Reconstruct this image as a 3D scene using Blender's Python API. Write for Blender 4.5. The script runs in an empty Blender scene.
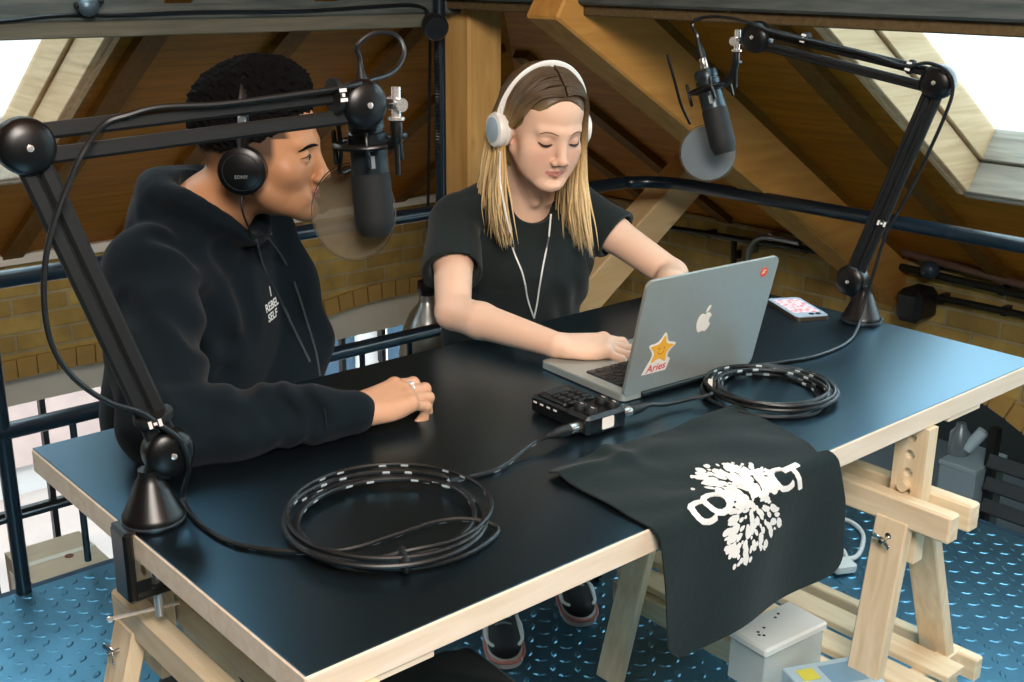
import bpy, bmesh, math, random
import numpy as np
from mathutils import Matrix, Vector

# ------------------------------------------------------------------ camera, sky, lamps, exposure
scene = bpy.context.scene
COL = scene.collection
CAM = np.array([-0.54230, -0.95069, 1.48])
FOC = 1167.878                       # focal length in pixels of a 1024x682 frame
ROT = np.array([[0.75501145, -0.6556569, 0.00846976],
                [0.19363232, 0.23527793, 0.95244465],
                [-0.62646965, -0.7174666, 0.3045939]]).T   # columns: camera axes written in world axes (rows after .T)
cam_data = bpy.data.cameras.new('camera')
cam = bpy.data.objects.new('camera', cam_data)
COL.objects.link(cam)
cam_data.sensor_width = 36.0
cam_data.lens = FOC * 36.0 / 1024.0
cam_data.clip_start = 0.02
_x = Vector((0.75501145, -0.6556569, 0.00846976)); _y = Vector((0.19363232, 0.23527793, 0.95244465)); _z = Vector((-0.62646965, -0.7174666, 0.3045939))
_m = Matrix.Identity(4)
for _i in range(3):
    _m[_i][0], _m[_i][1], _m[_i][2], _m[_i][3] = _x[_i], _y[_i], _z[_i], CAM[_i]
cam.matrix_world = _m
scene.camera = cam

scene.view_settings.view_transform = 'Standard'
scene.view_settings.look = 'None'
scene.view_settings.gamma = 1.0
scene.view_settings.use_curve_mapping = False
scene.view_settings.exposure = 0.0

world = bpy.data.worlds.new('sky')
scene.world = world
world.use_nodes = True
wb = world.node_tree.nodes['Background']
wb.inputs[0].default_value = (0.66, 0.90, 1.0, 1)
wb.inputs[1].default_value = 4.6

def area_lamp(name, loc, target, size, power, color):
    d = bpy.data.lights.new(name, 'AREA'); d.shape = 'RECTANGLE'
    d.size, d.size_y = size; d.energy = power; d.color = color
    o = bpy.data.objects.new(name, d); COL.objects.link(o)
    o.location = loc
    o.rotation_euler = (Vector(target) - Vector(loc)).to_track_quat('-Z', 'Y').to_euler()
    return o
sun_d = bpy.data.lights.new('sun', 'SUN'); sun_d.energy = 1.6; sun_d.angle = 0.02; sun_d.color = (1, 0.93, 0.84)
sun = bpy.data.objects.new('sun', sun_d); COL.objects.link(sun)
sun.rotation_euler = Vector((0.35, 0.75, -0.62)).to_track_quat('-Z', 'Y').to_euler()
area_lamp('added_key_light', (-0.5, -1.55, 2.55), (1.0, 0.6, 0.85), (1.1, 0.9), 120, (1.0, 0.91, 0.82))  # unseen key light added behind the camera for the frontal light
# ------------------------------------------------------------------ helpers
rnd = random.Random(7)
def V(*a): return np.array(a, dtype=float)
def unit(v): v = np.asarray(v, float); return v / np.linalg.norm(v)
def ray(px, py): return ROT @ np.array([(px - 512) / FOC, -(py - 341) / FOC, -1.0])
def on(px, py, axis, val):                     # the point of a world plane (axis = value) seen at a photo position
    r = ray(px, py); return CAM + r * ((val - CAM[axis]) / r[axis])
def on_plane(px, py, p0, n):
    r = ray(px, py); return CAM + r * (np.dot(p0 - CAM, n) / np.dot(r, n))
def frame(d, up=(0, 0, 1)):
    d = unit(d); up = np.asarray(up, float)
    if abs(np.dot(d, up)) > 0.98 * np.linalg.norm(up): up = V(1, 0, 0) if abs(d[0]) < 0.9 else V(0, 1, 0)
    s = unit(np.cross(up, d)); u = np.cross(d, s); return s, u, d      # side, up, along

def srgb(r, g, b):
    f = lambda c: (c / 255 / 12.92) if c / 255 <= 0.04045 else ((c / 255 + 0.055) / 1.055) ** 2.4
    return (f(r), f(g), f(b), 1.0)

def new_mat(name):
    m = bpy.data.materials.new(name); m.use_nodes = True
    nt = m.node_tree; b = nt.nodes['Principled BSDF']
    return m, nt, b
def plain(name, col, rough=0.5, metal=0.0, spec=0.5, noise=0.0, scale=40.0, bump=0.0, coat=0.0, trans=0.0, alpha=1.0, sheen=0.0):
    """solid colour varied by a little noise, with an optional fine bump"""
    m, nt, b = new_mat(name)
    b.inputs['Base Color'].default_value = col if len(col) == 4 else (*col, 1)
    b.inputs['Roughness'].default_value = rough; b.inputs['Metallic'].default_value = metal
    b.inputs['Specular IOR Level'].default_value = spec
    b.inputs['Coat Weight'].default_value = coat
    b.inputs['Transmission Weight'].default_value = trans
    b.inputs['Alpha'].default_value = alpha
    if sheen: b.inputs['Sheen Weight'].default_value = sheen
    tc = nt.nodes.new('ShaderNodeTexCoord'); n = nt.nodes.new('ShaderNodeTexNoise')
    n.inputs['Scale'].default_value = scale; n.inputs['Detail'].default_value = 4
    nt.links.new(tc.outputs['Object'], n.inputs['Vector'])
    if noise:
        mx = nt.nodes.new('ShaderNodeMix'); mx.data_type = 'RGBA'
        c = np.array(col[:3])
        mx.inputs[6].default_value = (*np.clip(c * (1 - noise), 0, 1), 1); mx.inputs[7].default_value = (*np.clip(c * (1 + noise), 0, 1), 1)
        nt.links.new(n.outputs['Fac'], mx.inputs[0]); nt.links.new(mx.outputs[2], b.inputs['Base Color'])
    if bump:
        bp = nt.nodes.new('ShaderNodeBump'); bp.inputs['Strength'].default_value = bump; bp.inputs['Distance'].default_value = 0.002
        nt.links.new(n.outputs['Fac'], bp.inputs['Height']); nt.links.new(bp.outputs[0], b.inputs['Normal'])
    return m
def wood(name, c1, c2, axis=0, scale=6.0, rough=0.6, stretch=14.0, knots=0.0, bump=0.1):
    """grain stretched along one object axis"""
    m, nt, b = new_mat(name)
    tc = nt.nodes.new('ShaderNodeTexCoord'); mp = nt.nodes.new('ShaderNodeMapping')
    s = [stretch, stretch, stretch]; s[axis] = 1.0
    mp.inputs['Scale'].default_value = s
    n = nt.nodes.new('ShaderNodeTexNoise'); n.inputs['Scale'].default_value = scale; n.inputs['Detail'].default_value = 6
    n.inputs['Distortion'].default_value = 0.6
    r = nt.nodes.new('ShaderNodeValToRGB')
    r.color_ramp.elements[0].position = 0.3; r.color_ramp.elements[0].color = c1
    r.color_ramp.elements[1].position = 0.7; r.color_ramp.elements[1].color = c2
    nt.links.new(tc.outputs['Object'], mp.inputs[0]); nt.links.new(mp.outputs[0], n.inputs['Vector'])
    nt.links.new(n.outputs['Fac'], r.inputs[0])
    out = r.outputs[0]
    if knots:
        v = nt.nodes.new('ShaderNodeTexVoronoi'); v.inputs['Scale'].default_value = 7
        mp2 = nt.nodes.new('ShaderNodeMapping'); s2 = [1.0] * 3; s2[axis] = 0.35; mp2.inputs['Scale'].default_value = s2
        nt.links.new(tc.outputs['Object'], mp2.inputs[0]); nt.links.new(mp2.outputs[0], v.inputs['Vector'])
        rr = nt.nodes.new('ShaderNodeValToRGB'); rr.color_ramp.elements[0].position = 0.02; rr.color_ramp.elements[0].color = (1, 1, 1, 1)
        rr.color_ramp.elements[1].position = 0.09; rr.color_ramp.elements[1].color = (0, 0, 0, 1)
        nt.links.new(v.outputs['Distance'], rr.inputs[0])
        mu = nt.nodes.new('ShaderNodeMath'); mu.operation = 'MULTIPLY'; mu.inputs[1].default_value = knots
        nt.links.new(rr.outputs[0], mu.inputs[0])
        mx = nt.nodes.new('ShaderNodeMix'); mx.data_type = 'RGBA'; mx.inputs[7].default_value = (c1[0] * .35, c1[1] * .3, c1[2] * .25, 1)
        nt.links.new(mu.outputs[0], mx.inputs[0]); nt.links.new(out, mx.inputs[6]); out = mx.outputs[2]
    nt.links.new(out, b.inputs['Base Color'])
    b.inputs['Roughness'].default_value = rough; b.inputs['Specular IOR Level'].default_value = 0.3
    if bump:
        bp = nt.nodes.new('ShaderNodeBump'); bp.inputs['Strength'].default_value = bump; bp.inputs['Distance'].default_value = 0.003
        nt.links.new(n.outputs['Fac'], bp.inputs['Height']); nt.links.new(bp.outputs[0], b.inputs['Normal'])
    return m
def vcol_mat(name, rough=0.5, spec=0.4, sss=0.0, noise=0.06, scale=120.0, bump=0.05):
    m, nt, b = new_mat(name)
    a = nt.nodes.new('ShaderNodeAttribute'); a.attribute_name = 'tone'
    tc = nt.nodes.new('ShaderNodeTexCoord'); n = nt.nodes.new('ShaderNodeTexNoise'); n.inputs['Scale'].default_value = scale; n.inputs['Detail'].default_value = 3
    nt.links.new(tc.outputs['Object'], n.inputs['Vector'])
    mr = nt.nodes.new('ShaderNodeMapRange'); mr.inputs[3].default_value = 1 - noise; mr.inputs[4].default_value = 1 + noise
    nt.links.new(n.outputs['Fac'], mr.inputs[0])
    vm = nt.nodes.new('ShaderNodeVectorMath'); vm.operation = 'SCALE'
    nt.links.new(a.outputs['Color'], vm.inputs[0]); nt.links.new(mr.outputs[0], vm.inputs['Scale'])
    nt.links.new(vm.outputs[0], b.inputs['Base Color'])
    b.inputs['Roughness'].default_value = rough; b.inputs['Specular IOR Level'].default_value = spec
    if sss:
        b.inputs['Subsurface Weight'].default_value = sss; b.inputs['Subsurface Radius'].default_value = (0.012, 0.005, 0.003)
        b.inputs['Subsurface Scale'].default_value = 0.6
    if bump:
        bp = nt.nodes.new('ShaderNodeBump'); bp.inputs['Strength'].default_value = bump; bp.inputs['Distance'].default_value = 0.001
        nt.links.new(n.outputs['Fac'], bp.inputs['Height']); nt.links.new(bp.outputs[0], b.inputs['Normal'])
    return m

def tag(o, label=None, cat=None, group=None, kind=None):
    if label: o['label'] = label
    if cat: o['category'] = cat
    if group: o['group'] = group
    if kind: o['kind'] = kind
    return o
def thing(name, loc, label, cat, group=None):
    o = bpy.data.objects.new(name, None); COL.objects.link(o); o.location = loc
    o.empty_display_size = 0.05
    return tag(o, label, cat, group)
def copy_tree(o, parent=None):
    c = o.copy(); COL.objects.link(c)
    if parent is not None: c.parent = parent
    for ch in list(o.children): copy_tree(ch, c)
    return c

class MB:
    """collects shapes (in world coordinates) and links them as ONE mesh object"""
    def __init__(s): s.v = []; s.f = []; s.m = []; s.n = 0
    def add(s, vs, fs, mi=0):
        s.v.append(np.asarray(vs, float).reshape(-1, 3))
        for f in fs: s.f.append(tuple(i + s.n for i in f)); s.m.append(mi)
        s.n += len(s.v[-1]); return s
    def box(s, c, size, R=None, mi=0, bev=0.0):
        c = np.asarray(c, float); h = np.asarray(size, float) / 2
        R = np.eye(3) if R is None else np.asarray(R)
        if bev <= 0:
            vs = [(x, y, z) for x in (-1, 1) for y in (-1, 1) for z in (-1, 1)]
            vs = (np.array(vs) * h) @ R.T + c
            return s.add(vs, [(0, 1, 3, 2), (4, 6, 7, 5), (0, 4, 5, 1), (2, 3, 7, 6), (0, 2, 6, 4), (1, 5, 7, 3)], mi)
        b = min(bev, *(h * 0.95)); vs = []; idx = {}
        for sx in (-1, 1):
            for sy in (-1, 1):
                for sz in (-1, 1):
                    for ax in range(3):
                        p = np.array([sx, sy, sz], float) * (h - b); p[ax] = (sx, sy, sz)[ax] * h[ax]
                        idx[(sx, sy, sz, ax)] = len(vs); vs.append(p)
        fs = []
        for ax in range(3):
            o1, o2 = [(1, 2), (2, 0), (0, 1)][ax]
            for sg in (-1, 1):
                q = []
                for a_, b_ in ((-1, -1), (1, -1), (1, 1), (-1, 1)):
                    k = [0, 0, 0]; k[ax] = sg; k[o1] = a_; k[o2] = b_; q.append(idx[(*k, ax)])
                fs.append(q if sg > 0 else q[::-1])
        for ax in range(3):                                  # edge chamfers along ax
            o1, o2 = [(1, 2), (2, 0), (0, 1)][ax]
            for a_ in (-1, 1):
                for b_ in (-1, 1):
                    k0 = [0, 0, 0]; k0[ax] = -1; k0[o1] = a_; k0[o2] = b_; k1 = list(k0); k1[ax] = 1
                    q = [idx[(*k0, o1)], idx[(*k1, o1)], idx[(*k1, o2)], idx[(*k0, o2)]]
                    fs.append(q if a_ * b_ < 0 else q[::-1])
        for k in [(x, y, z) for x in (-1, 1) for y in (-1, 1) for z in (-1, 1)]:
            t = [idx[(*k, a)] for a in range(3)]; fs.append(t if k[0] * k[1] * k[2] > 0 else t[::-1])
        return s.add(np.array(vs) @ R.T + c, fs, mi)
    def beam(s, a, b, w, h, up=(0, 0, 1), mi=0, bev=0.0):     # a bar from a to b, w across, h along up
        a = np.asarray(a, float); b = np.asarray(b, float); sd, u, d = frame(b - a, up)
        return s.box((a + b) / 2, (w, h, np.linalg.norm(b - a)), np.stack([sd, u, d], 1), mi, bev)
    def tube(s, pts, r, n=8, closed=False, mi=0, cap=True, flat=1.0, up=None, band=None):
        """r: number or list; band: function(ring index, side index) -> material slot"""
        P = np.asarray(pts, float); N = len(P); rr = np.full(N, r, float) if np.isscalar(r) else np.asarray(r, float)
        T = np.zeros_like(P)
        if closed: T = np.roll(P, -1, 0) - np.roll(P, 1, 0)
        else: T[1:-1] = P[2:] - P[:-2]; T[0] = P[1] - P[0]; T[-1] = P[-1] - P[-2]
        T /= np.maximum(np.linalg.norm(T, axis=1, keepdims=True), 1e-9)
        sd = frame(T[0], up if up is not None else (0, 0, 1))[0]; vs = []
        for i in range(N):
            if up is not None:
                q = np.cross(np.asarray(up, float) if np.ndim(up) == 1 else up[i], T[i])
                sd = q / max(np.linalg.norm(q), 1e-9) if np.linalg.norm(q) > 1e-3 else sd
            sd = sd - T[i] * np.dot(sd, T[i]); sd /= max(np.linalg.norm(sd), 1e-9)
            u = np.cross(T[i], sd)
            for k in range(n):
                t = 2 * math.pi * k / n; vs.append(P[i] + rr[i] * (sd * math.cos(t) + u * math.sin(t) * flat))
        M = N if closed else N - 1
        base = s.n; s.v.append(np.array(vs)); s.n += len(vs)
        for i in range(M):
            j = (i + 1) % N
            for k in range(n):
                k2 = (k + 1) % n
                s.f.append((base + i * n + k, base + i * n + k2, base + j * n + k2, base + j * n + k))
                s.m.append(band(i, k) if band else mi)
        if cap and not closed:
            s.f.append(tuple(base + k for k in range(n))[::-1]); s.m.append(mi)
            s.f.append(tuple(base + (N - 1) * n + k for k in range(n))); s.m.append(mi)
        return s
    def lathe(s, prof, o, d, n=24, mi=0, up=(0, 0, 1), mis=None):          # prof: (radius, distance along d)
        o = np.asarray(o, float); sd, u, d = frame(d, up); vs = []
        for r, t in prof:
            for k in range(n):
                a = 2 * math.pi * k / n; vs.append(o + d * t + (sd * math.cos(a) + u * math.sin(a)) * max(r, 1e-5))
        base = s.n; s.v.append(np.array(vs)); s.n += len(vs)
        for i in range(len(prof) - 1):
            for k in range(n):
                k2 = (k + 1) % n
                s.f.append((base + i * n + k, base + i * n + k2, base + (i + 1) * n + k2, base + (i + 1) * n + k)); s.m.append(mis[i] if mis else mi)
        s.f.append(tuple(base + k for k in range(n))[::-1]); s.m.append(mis[0] if mis else mi)
        s.f.append(tuple(base + (len(prof) - 1) * n + k for k in range(n))); s.m.append(mis[-1] if mis else mi)
        return s
    def rod(s, a, b, r, n=12, mi=0, r2=None):
        a = np.asarray(a, float); b = np.asarray(b, float)
        return s.lathe([(r, 0), (r if r2 is None else r2, np.linalg.norm(b - a))], a, b - a, n, mi)
    def prism(s, poly, o, ex, ey, th, mi=0):                   # 2D outline in plane (ex, ey) at o, thickness along ex x ey
        o = np.asarray(o, float); ex = unit(ex); ey = unit(ey); ez = np.cross(ex, ey); n = len(poly)
        a = [o + ex * x + ey * y for x, y in poly]; b = [p + ez * th for p in a]
        return s.add(a + b, [tuple(range(n))[::-1], tuple(range(n, 2 * n))] + [(i, (i + 1) % n, n + (i + 1) % n, n + i) for i in range(n)], mi)
    def ball(s, c, r, n=14, mi=0, R=None):
        c = np.asarray(c, float); r = np.ones(3) * np.asarray(r, float); R = np.eye(3) if R is None else R; vs = []; m = n // 2
        for i in range(m + 1):
            t = math.pi * i / m
            for k in range(n):
                p = 2 * math.pi * k / n; vs.append((R @ (r * np.array([math.sin(t) * math.cos(p), math.sin(t) * math.sin(p), math.cos(t)]))) + c)
        return s.add(vs, [(i * n + k, (i + 1) * n + k, (i + 1) * n + (k + 1) % n, i * n + (k + 1) % n) for i in range(m) for k in range(n)], mi)
    def build(s, name, mats, parent=None, smooth=True, angle=40, origin=None):
        vs = np.concatenate(s.v) if s.v else np.zeros((0, 3))
        mats = mats if isinstance(mats, (list, tuple)) else [mats]
        return mesh_object(name, vs, s.f, mats, parent, s.m, smooth, angle, origin)
def mesh_object(name, vs, faces, mats, parent=None, mi=None, smooth=True, angle=40, origin=None):
    me = bpy.data.meshes.new(name)
    if parent is None:
        o0 = np.array([(vs[:, 0].min() + vs[:, 0].max()) / 2, (vs[:, 1].min() + vs[:, 1].max()) / 2, vs[:, 2].min()]) if origin is None else np.asarray(origin, float)
        vs = vs - o0
    if isinstance(faces, np.ndarray):
        me.vertices.add(len(vs)); me.vertices.foreach_set('co', vs.astype(np.float32).ravel())
        k = faces.shape[1]; me.loops.add(faces.size); me.loops.foreach_set('vertex_index', faces.astype(np.int32).ravel())
        me.polygons.add(len(faces)); me.polygons.foreach_set('loop_start', np.arange(0, faces.size, k, dtype=np.int32))
        me.update(calc_edges=True); me.validate()
    else:
        me.from_pydata([tuple(p) for p in vs], [], faces); me.update()
        bm = bmesh.new(); bm.from_mesh(me); bmesh.ops.remove_doubles(bm, verts=bm.verts, dist=1e-6)
        bmesh.ops.recalc_face_normals(bm, faces=bm.faces) if len(bm.faces) < 60000 else None
        if len(bm.faces) == len(faces):
            bm.to_mesh(me)
        bm.free()
    for m in mats: me.materials.append(m)
    if mi is not None and len(mats) > 1 and len(me.polygons) == len(mi): me.polygons.foreach_set('material_index', np.array(mi, np.int32))
    if smooth:
        me.polygons.foreach_set('use_smooth', np.ones(len(me.polygons), bool))
        if angle: me.set_sharp_from_angle(angle=math.radians(angle))
    o = bpy.data.objects.new(name, me); COL.objects.link(o)
    if parent is None: o.location = o0
    else:
        o.parent = parent
        root = parent
        while root.parent: root = root.parent
        if parent.parent is None: o.matrix_parent_inverse = Matrix.Translation(-Vector(parent.location))
    return o
def crv(pts, n=8, closed=False):                                # Catmull-Rom through points
    P = [np.asarray(p, float) for p in pts]; out = []; N = len(P)
    rng_ = range(N if closed else N - 1)
    for i in rng_:
        p1, p2 = P[i], P[(i + 1) % N]
        p0 = P[i - 1] if (closed or i > 0) else 2 * p1 - p2
        p3 = P[(i + 2) % N] if (closed or i + 2 < N) else 2 * p2 - p1
        for k in range(n):
            t = k / n
            out.append(0.5 * ((2 * p1) + (-p0 + p2) * t + (2 * p0 - 5 * p1 + 4 * p2 - p3) * t * t + (-p0 + 3 * p1 - 3 * p2 + p3) * t ** 3))
    if not closed: out.append(P[-1])
    return np.array(out)
def resample(P, step):
    P = np.asarray(P); L = np.concatenate([[0], np.cumsum(np.linalg.norm(np.diff(P, axis=0), axis=1))])
    n = max(2, int(L[-1] / step)); t = np.linspace(0, L[-1], n)
    return np.stack([np.interp(t, L, P[:, i]) for i in range(3)], 1)
def text_mesh(s, size=1.0, bold=0.0, extrude=0.0, shear=0.0, res=3):
    """outline letters as flat triangles: vertices (n,2) and faces, centred"""
    c = bpy.data.curves.new('lettering', 'FONT'); c.body = s; c.size = size; c.offset = bold; c.shear = shear
    c.align_x = 'CENTER'; c.align_y = 'CENTER'; c.resolution_u = res
    o = bpy.data.objects.new('lettering', c); COL.objects.link(o)
    dg = bpy.context.evaluated_depsgraph_get(); me = bpy.data.meshes.new_from_object(o.evaluated_get(dg))
    vs = np.array([v.co[:2] for v in me.vertices]); fs = [tuple(p.vertices) for p in me.polygons]
    bpy.data.objects.remove(o); bpy.data.curves.remove(c); bpy.data.meshes.remove(me)
    return vs, fs
# ------------------------------------------------------------------ the place: floor, roof, walls, timber, windows
M = {}
M['roof'] = wood('varnished_boards', srgb(146, 88, 8), srgb(176, 114, 20), axis=0, scale=4, rough=0.55, stretch=9)
M['rafter'] = wood('dark_rafter', srgb(102, 65, 8), srgb(124, 81, 14), axis=1, scale=4, rough=0.6)
M['oak'] = wood('post_timber', srgb(190, 142, 78), srgb(216, 172, 106), axis=2, scale=3.0, rough=0.6, stretch=10, knots=0.35)
M['oakx'] = wood('strut_timber', srgb(186, 132, 64), srgb(208, 154, 82), axis=0, scale=3.0, rough=0.6, stretch=10, knots=0.3)
M['greybeam'] = wood('weathered_beam', srgb(62, 70, 70), srgb(96, 100, 96), axis=0, scale=5.0, rough=0.75, stretch=12)
M['greybeamy'] = wood('weathered_beam_y', srgb(62, 70, 70), srgb(96, 100, 96), axis=1, scale=5.0, rough=0.75, stretch=12)
M['brownboard'] = wood('brown_board', srgb(84, 68, 44), srgb(104, 86, 58), axis=0, scale=5.0, rough=0.7)
M['lightwood'] = wood('skylight_boards', srgb(214, 174, 130), srgb(238, 204, 162), axis=1, scale=3.5, rough=0.6, knots=0.5)
M['lightgrey'] = wood('skylight_sill_boards', srgb(150, 142, 130), srgb(190, 180, 164), axis=1, scale=4, rough=0.6)
M['black'] = plain('black_paint', srgb(22, 26, 30), rough=0.35, noise=0.15, scale=20)
M['white'] = plain('white_paint', srgb(226, 222, 210), rough=0.6, noise=0.05, scale=12)
M['cream'] = plain('cream_plaster', srgb(205, 196, 172), rough=0.8, noise=0.08, scale=15)
M['glass'] = plain('pane_glass', (0.96, 0.98, 1.0, 1), rough=0.0, trans=1.0)
def brick_mat(name, ax):
    m, nt, b = new_mat(name)
    tc = nt.nodes.new('ShaderNodeTexCoord'); sp = nt.nodes.new('ShaderNodeSeparateXYZ'); cb = nt.nodes.new('ShaderNodeCombineXYZ')
    nt.links.new(tc.outputs['Object'], sp.inputs[0]); nt.links.new(sp.outputs[ax], cb.inputs[0]); nt.links.new(sp.outputs[2], cb.inputs[1])
    br = nt.nodes.new('ShaderNodeTexBrick'); br.inputs['Scale'].default_value = 1.0
    br.inputs['Brick Width'].default_value = 0.205; br.inputs['Row Height'].default_value = 0.068; br.inputs['Mortar Size'].default_value = 0.007
    br.inputs['Color1'].default_value = srgb(186, 160, 84); br.inputs['Color2'].default_value = srgb(146, 116, 60); br.inputs['Mortar'].default_value = srgb(166, 152, 112)
    br.inputs['Mortar Smooth'].default_value = 0.3; br.inputs['Bias'].default_value = -0.1
    nt.links.new(cb.outputs[0], br.inputs['Vector'])
    n = nt.nodes.new('ShaderNodeTexNoise'); n.inputs['Scale'].default_value = 9; n.inputs['Detail'].default_value = 5; nt.links.new(tc.outputs['Object'], n.inputs['Vector'])
    mx = nt.nodes.new('ShaderNodeMix'); mx.data_type = 'RGBA'; mx.blend_type = 'OVERLAY'; mx.inputs[0].default_value = 0.55
    nt.links.new(br.outputs[0], mx.inputs[6]); nt.links.new(n.outputs['Fac'], mx.inputs[7])
    hs = nt.nodes.new('ShaderNodeHueSaturation'); hs.inputs['Saturation'].default_value = 0.95; nt.links.new(mx.outputs[2], hs.inputs['Color'])
    nt.links.new(hs.outputs[0], b.inputs['Base Color']); b.inputs['Roughness'].default_value = 0.9; b.inputs['Specular IOR Level'].default_value = 0.2
    bp = nt.nodes.new('ShaderNodeBump'); bp.inputs['Strength'].default_value = 0.6; bp.inputs['Distance'].default_value = 0.008
    nt.links.new(br.outputs['Fac'], bp.inputs['Height']); bp.invert = True
    nt.links.new(bp.outputs[0], b.inputs['Normal'])
    return m
M['brickx'] = brick_mat('stock_brick_along', 0); M['bricky'] = brick_mat('stock_brick_across', 1)
M['voussoir'] = plain('arch_brick', srgb(178, 146, 84), rough=0.9, noise=0.25, scale=8, bump=0.3)

WA, WB, ZE, PITCH = 3.3, 3.3, 0.485, 0.625          # wall planes, eave height, roof rise per metre
YE, XE = 1.77, 2.42                                  # edges of the raised floor
def roofz(x, y): return ZE + PITCH * min(WA - y, WB - x)

# floor: steel tread plate with raised lozenges, as one mesh
M['plate'] = plain('tread_plate', srgb(104, 158, 186), rough=0.38, metal=0.92, noise=0.22, scale=7)  # blue base puts the reflected sky into the dark steel's colour
mb = MB()
mb.box(((-3 + XE) / 2, (-2.6 + YE) / 2, -0.03), (XE + 3, YE + 2.6, 0.06))
p = 0.039
hv = np.array([[-.5, 0], [-.18, -.21], [.18, -.21], [.5, 0], [.18, .21], [-.18, .21]])
def lozenge(cx, cy, a):
    c_, s_ = math.cos(a), math.sin(a); L = 0.031
    q = [(cx + (x * c_ - y * s_) * L, cy + (x * s_ + y * c_) * L, 0.0) for x, y in hv]
    t = [(cx + (x * c_ - y * s_) * L * .62, cy + (x * s_ + y * c_) * L * .62, 0.0019) for x, y in hv]
    mb.add(q + t, [tuple(range(6, 12))] + [(i, (i + 1) % 6, 6 + (i + 1) % 6, 6 + i) for i in range(6)])
for i in range(int(3.35 / p)):
    for j in range(int(2.7 / p)):
        x, y = -0.9 + i * p, -0.88 + j * p
        if x > XE - .03 or y > YE - .03 or x + y < -.9: continue
        lozenge(x, y, math.radians(45 if (i + j) % 2 else -45))
floor = mb.build('floor', M['plate'], smooth=False); tag(floor, 'steel tread plate floor with sky blue put into its colour and raised diamond studs', 'floor', kind='structure')
mb = MB()
mb.box(((-3 + XE) / 2, YE + .012, -0.046), (XE + 3, .024, .09)); mb.box((XE + .012, (-2.6 + YE) / 2, -0.046), (.024, YE + 2.6 + .048, .09))
tag(mb.build('trim_1', plain('floor_edge_steel', srgb(38, 64, 84), rough=0.4, noise=0.2, scale=9)), 'dark blue steel edge strip round the raised floor', 'floor edge', kind='structure')

# roof: two slopes with openings for skylights
def clip(poly, f):
    out = []
    for i in range(len(poly)):
        a, b = poly[i], poly[(i + 1) % len(poly)]; fa, fb = f(a), f(b)
        if fa >= 0: out.append(a)
        if (fa >= 0) != (fb >= 0):
            t = fa / (fa - fb); out.append((a[0] + (b[0] - a[0]) * t, a[1] + (b[1] - a[1]) * t))
    return out
def roof_pt(side, u, w, off=0.0):
    """side 'a' falls to the wall along X; u along the eave, w horizontal distance in from the wall; off: up along the slope's normal"""
    z = ZE + PITCH * w; nl = math.hypot(1, PITCH)
    if side == 'a': return V(u, WA - w + off * PITCH / nl, z + off / nl)
    return V(WB - w + off * PITCH / nl, u, z + off / nl)
nA = unit(V(0, PITCH, 1)); nB = unit(V(PITCH, 0, 1))
pA0, pB0 = V(0, WA, ZE), V(WB, 0, ZE)
# corners of the two visible skylight openings, from where their edges cross the slopes
q = on_plane(965, 190, pB0, nB); SB_y1 = q[1]; SB_w0 = WB - q[0]
q = on_plane(82, 84, pA0, nA); SA_x1 = q[0]; q = on_plane(6, 178, pA0, nA); SA_w0 = WA - q[1]
SKY_B = [(SB_y1 - 1.3 - k * 1.42, SB_y1 - k * 1.42, SB_w0, SB_w0 + 1.5) for k in range(2)]  # second opening is out of view, added to bring in sky light
SKY_A = [(SA_x1 - 0.95 - k * 1.25, SA_x1 - k * 1.25, SA_w0, SA_w0 + 1.4) for k in range(2)]  # the one further left is likewise unseen and added for light
TH = 0.17
def slope(side, lo, hi, wmax, holes, name, mat, label):
    us = sorted({lo, hi, *[h for q in holes for h in q[:2]]}); ws = sorted({-0.15, wmax, *[h for q in holes for h in q[2:]]})
    mb = MB(); lim = WB if side == 'a' else WA; own = WA if side == 'a' else WB
    for off in (0.0, TH):
        for i in range(len(us) - 1):
            for j in range(len(ws) - 1):
                um, wm = (us[i] + us[i + 1]) / 2, (ws[j] + ws[j + 1]) / 2
                if any(h[0] < um < h[1] and h[2] < wm < h[3] for h in holes): continue
                poly = [(us[i], ws[j]), (us[i + 1], ws[j]), (us[i + 1], ws[j + 1]), (us[i], ws[j + 1])]
                poly = clip(poly, lambda p: (lim - p[0]) - p[1] + 0.001)
                if len(poly) >= 3: mb.add([roof_pt(side, u, w, off) for u, w in poly], [tuple(range(len(poly)))])
    return tag(mb.build(name, mat, smooth=False), label, 'ceiling', kind='structure')
slope('a', -3.2, WB + .15, 6.6, SKY_A, 'ceiling', M['roof'], 'brown boarded roof slope falling to the arched window wall')
M['roofy'] = wood('varnished_boards_across', srgb(160, 94, 10), srgb(190, 120, 24), axis=1, scale=4, rough=0.55, stretch=9)
slope('b', -3.2, WA + .15, 6.6, SKY_B, 'ceiling.001', M['roofy'], 'brown boarded roof slope on the right with the big skylight')
def rafters(side, us, holes):
    lim = WB if side == 'a' else WA
    for u in us:
        segs = [(0.02, min(3.9, lim - u - .06))]
        for h in holes:
            if h[0] - .05 < u < h[1] + .05: segs = [s for a, b in segs for s in ((a, min(b, h[2] - .04)), (max(a, h[3] + .04), b)) if s[1] - s[0] > .1]
        for a, b in segs:
            if b - a < .15: continue
            m = MB().beam(roof_pt(side, u, a, -.012), roof_pt(side, u, b, -.012), .07, .03, nA if side == 'a' else nB)
            tag(m.build('rafter', M['rafter'] if side == 'a' else M['roofx'], smooth=False), 'dark brown rafter under the boarded roof', 'rafter', 'rafters under the boarded roof', 'structure')
M['roofx'] = wood('dark_rafter_across', srgb(102, 65, 8), srgb(124, 81, 14), axis=0, scale=4, rough=0.6)
rafters('a', [SA_x1 + .10 + .42 * k for k in range(0, 6)], SKY_A)
rafters('b', [SB_y1 + .14 + .40 * k for k in range(0, 6)], SKY_B)
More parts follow.
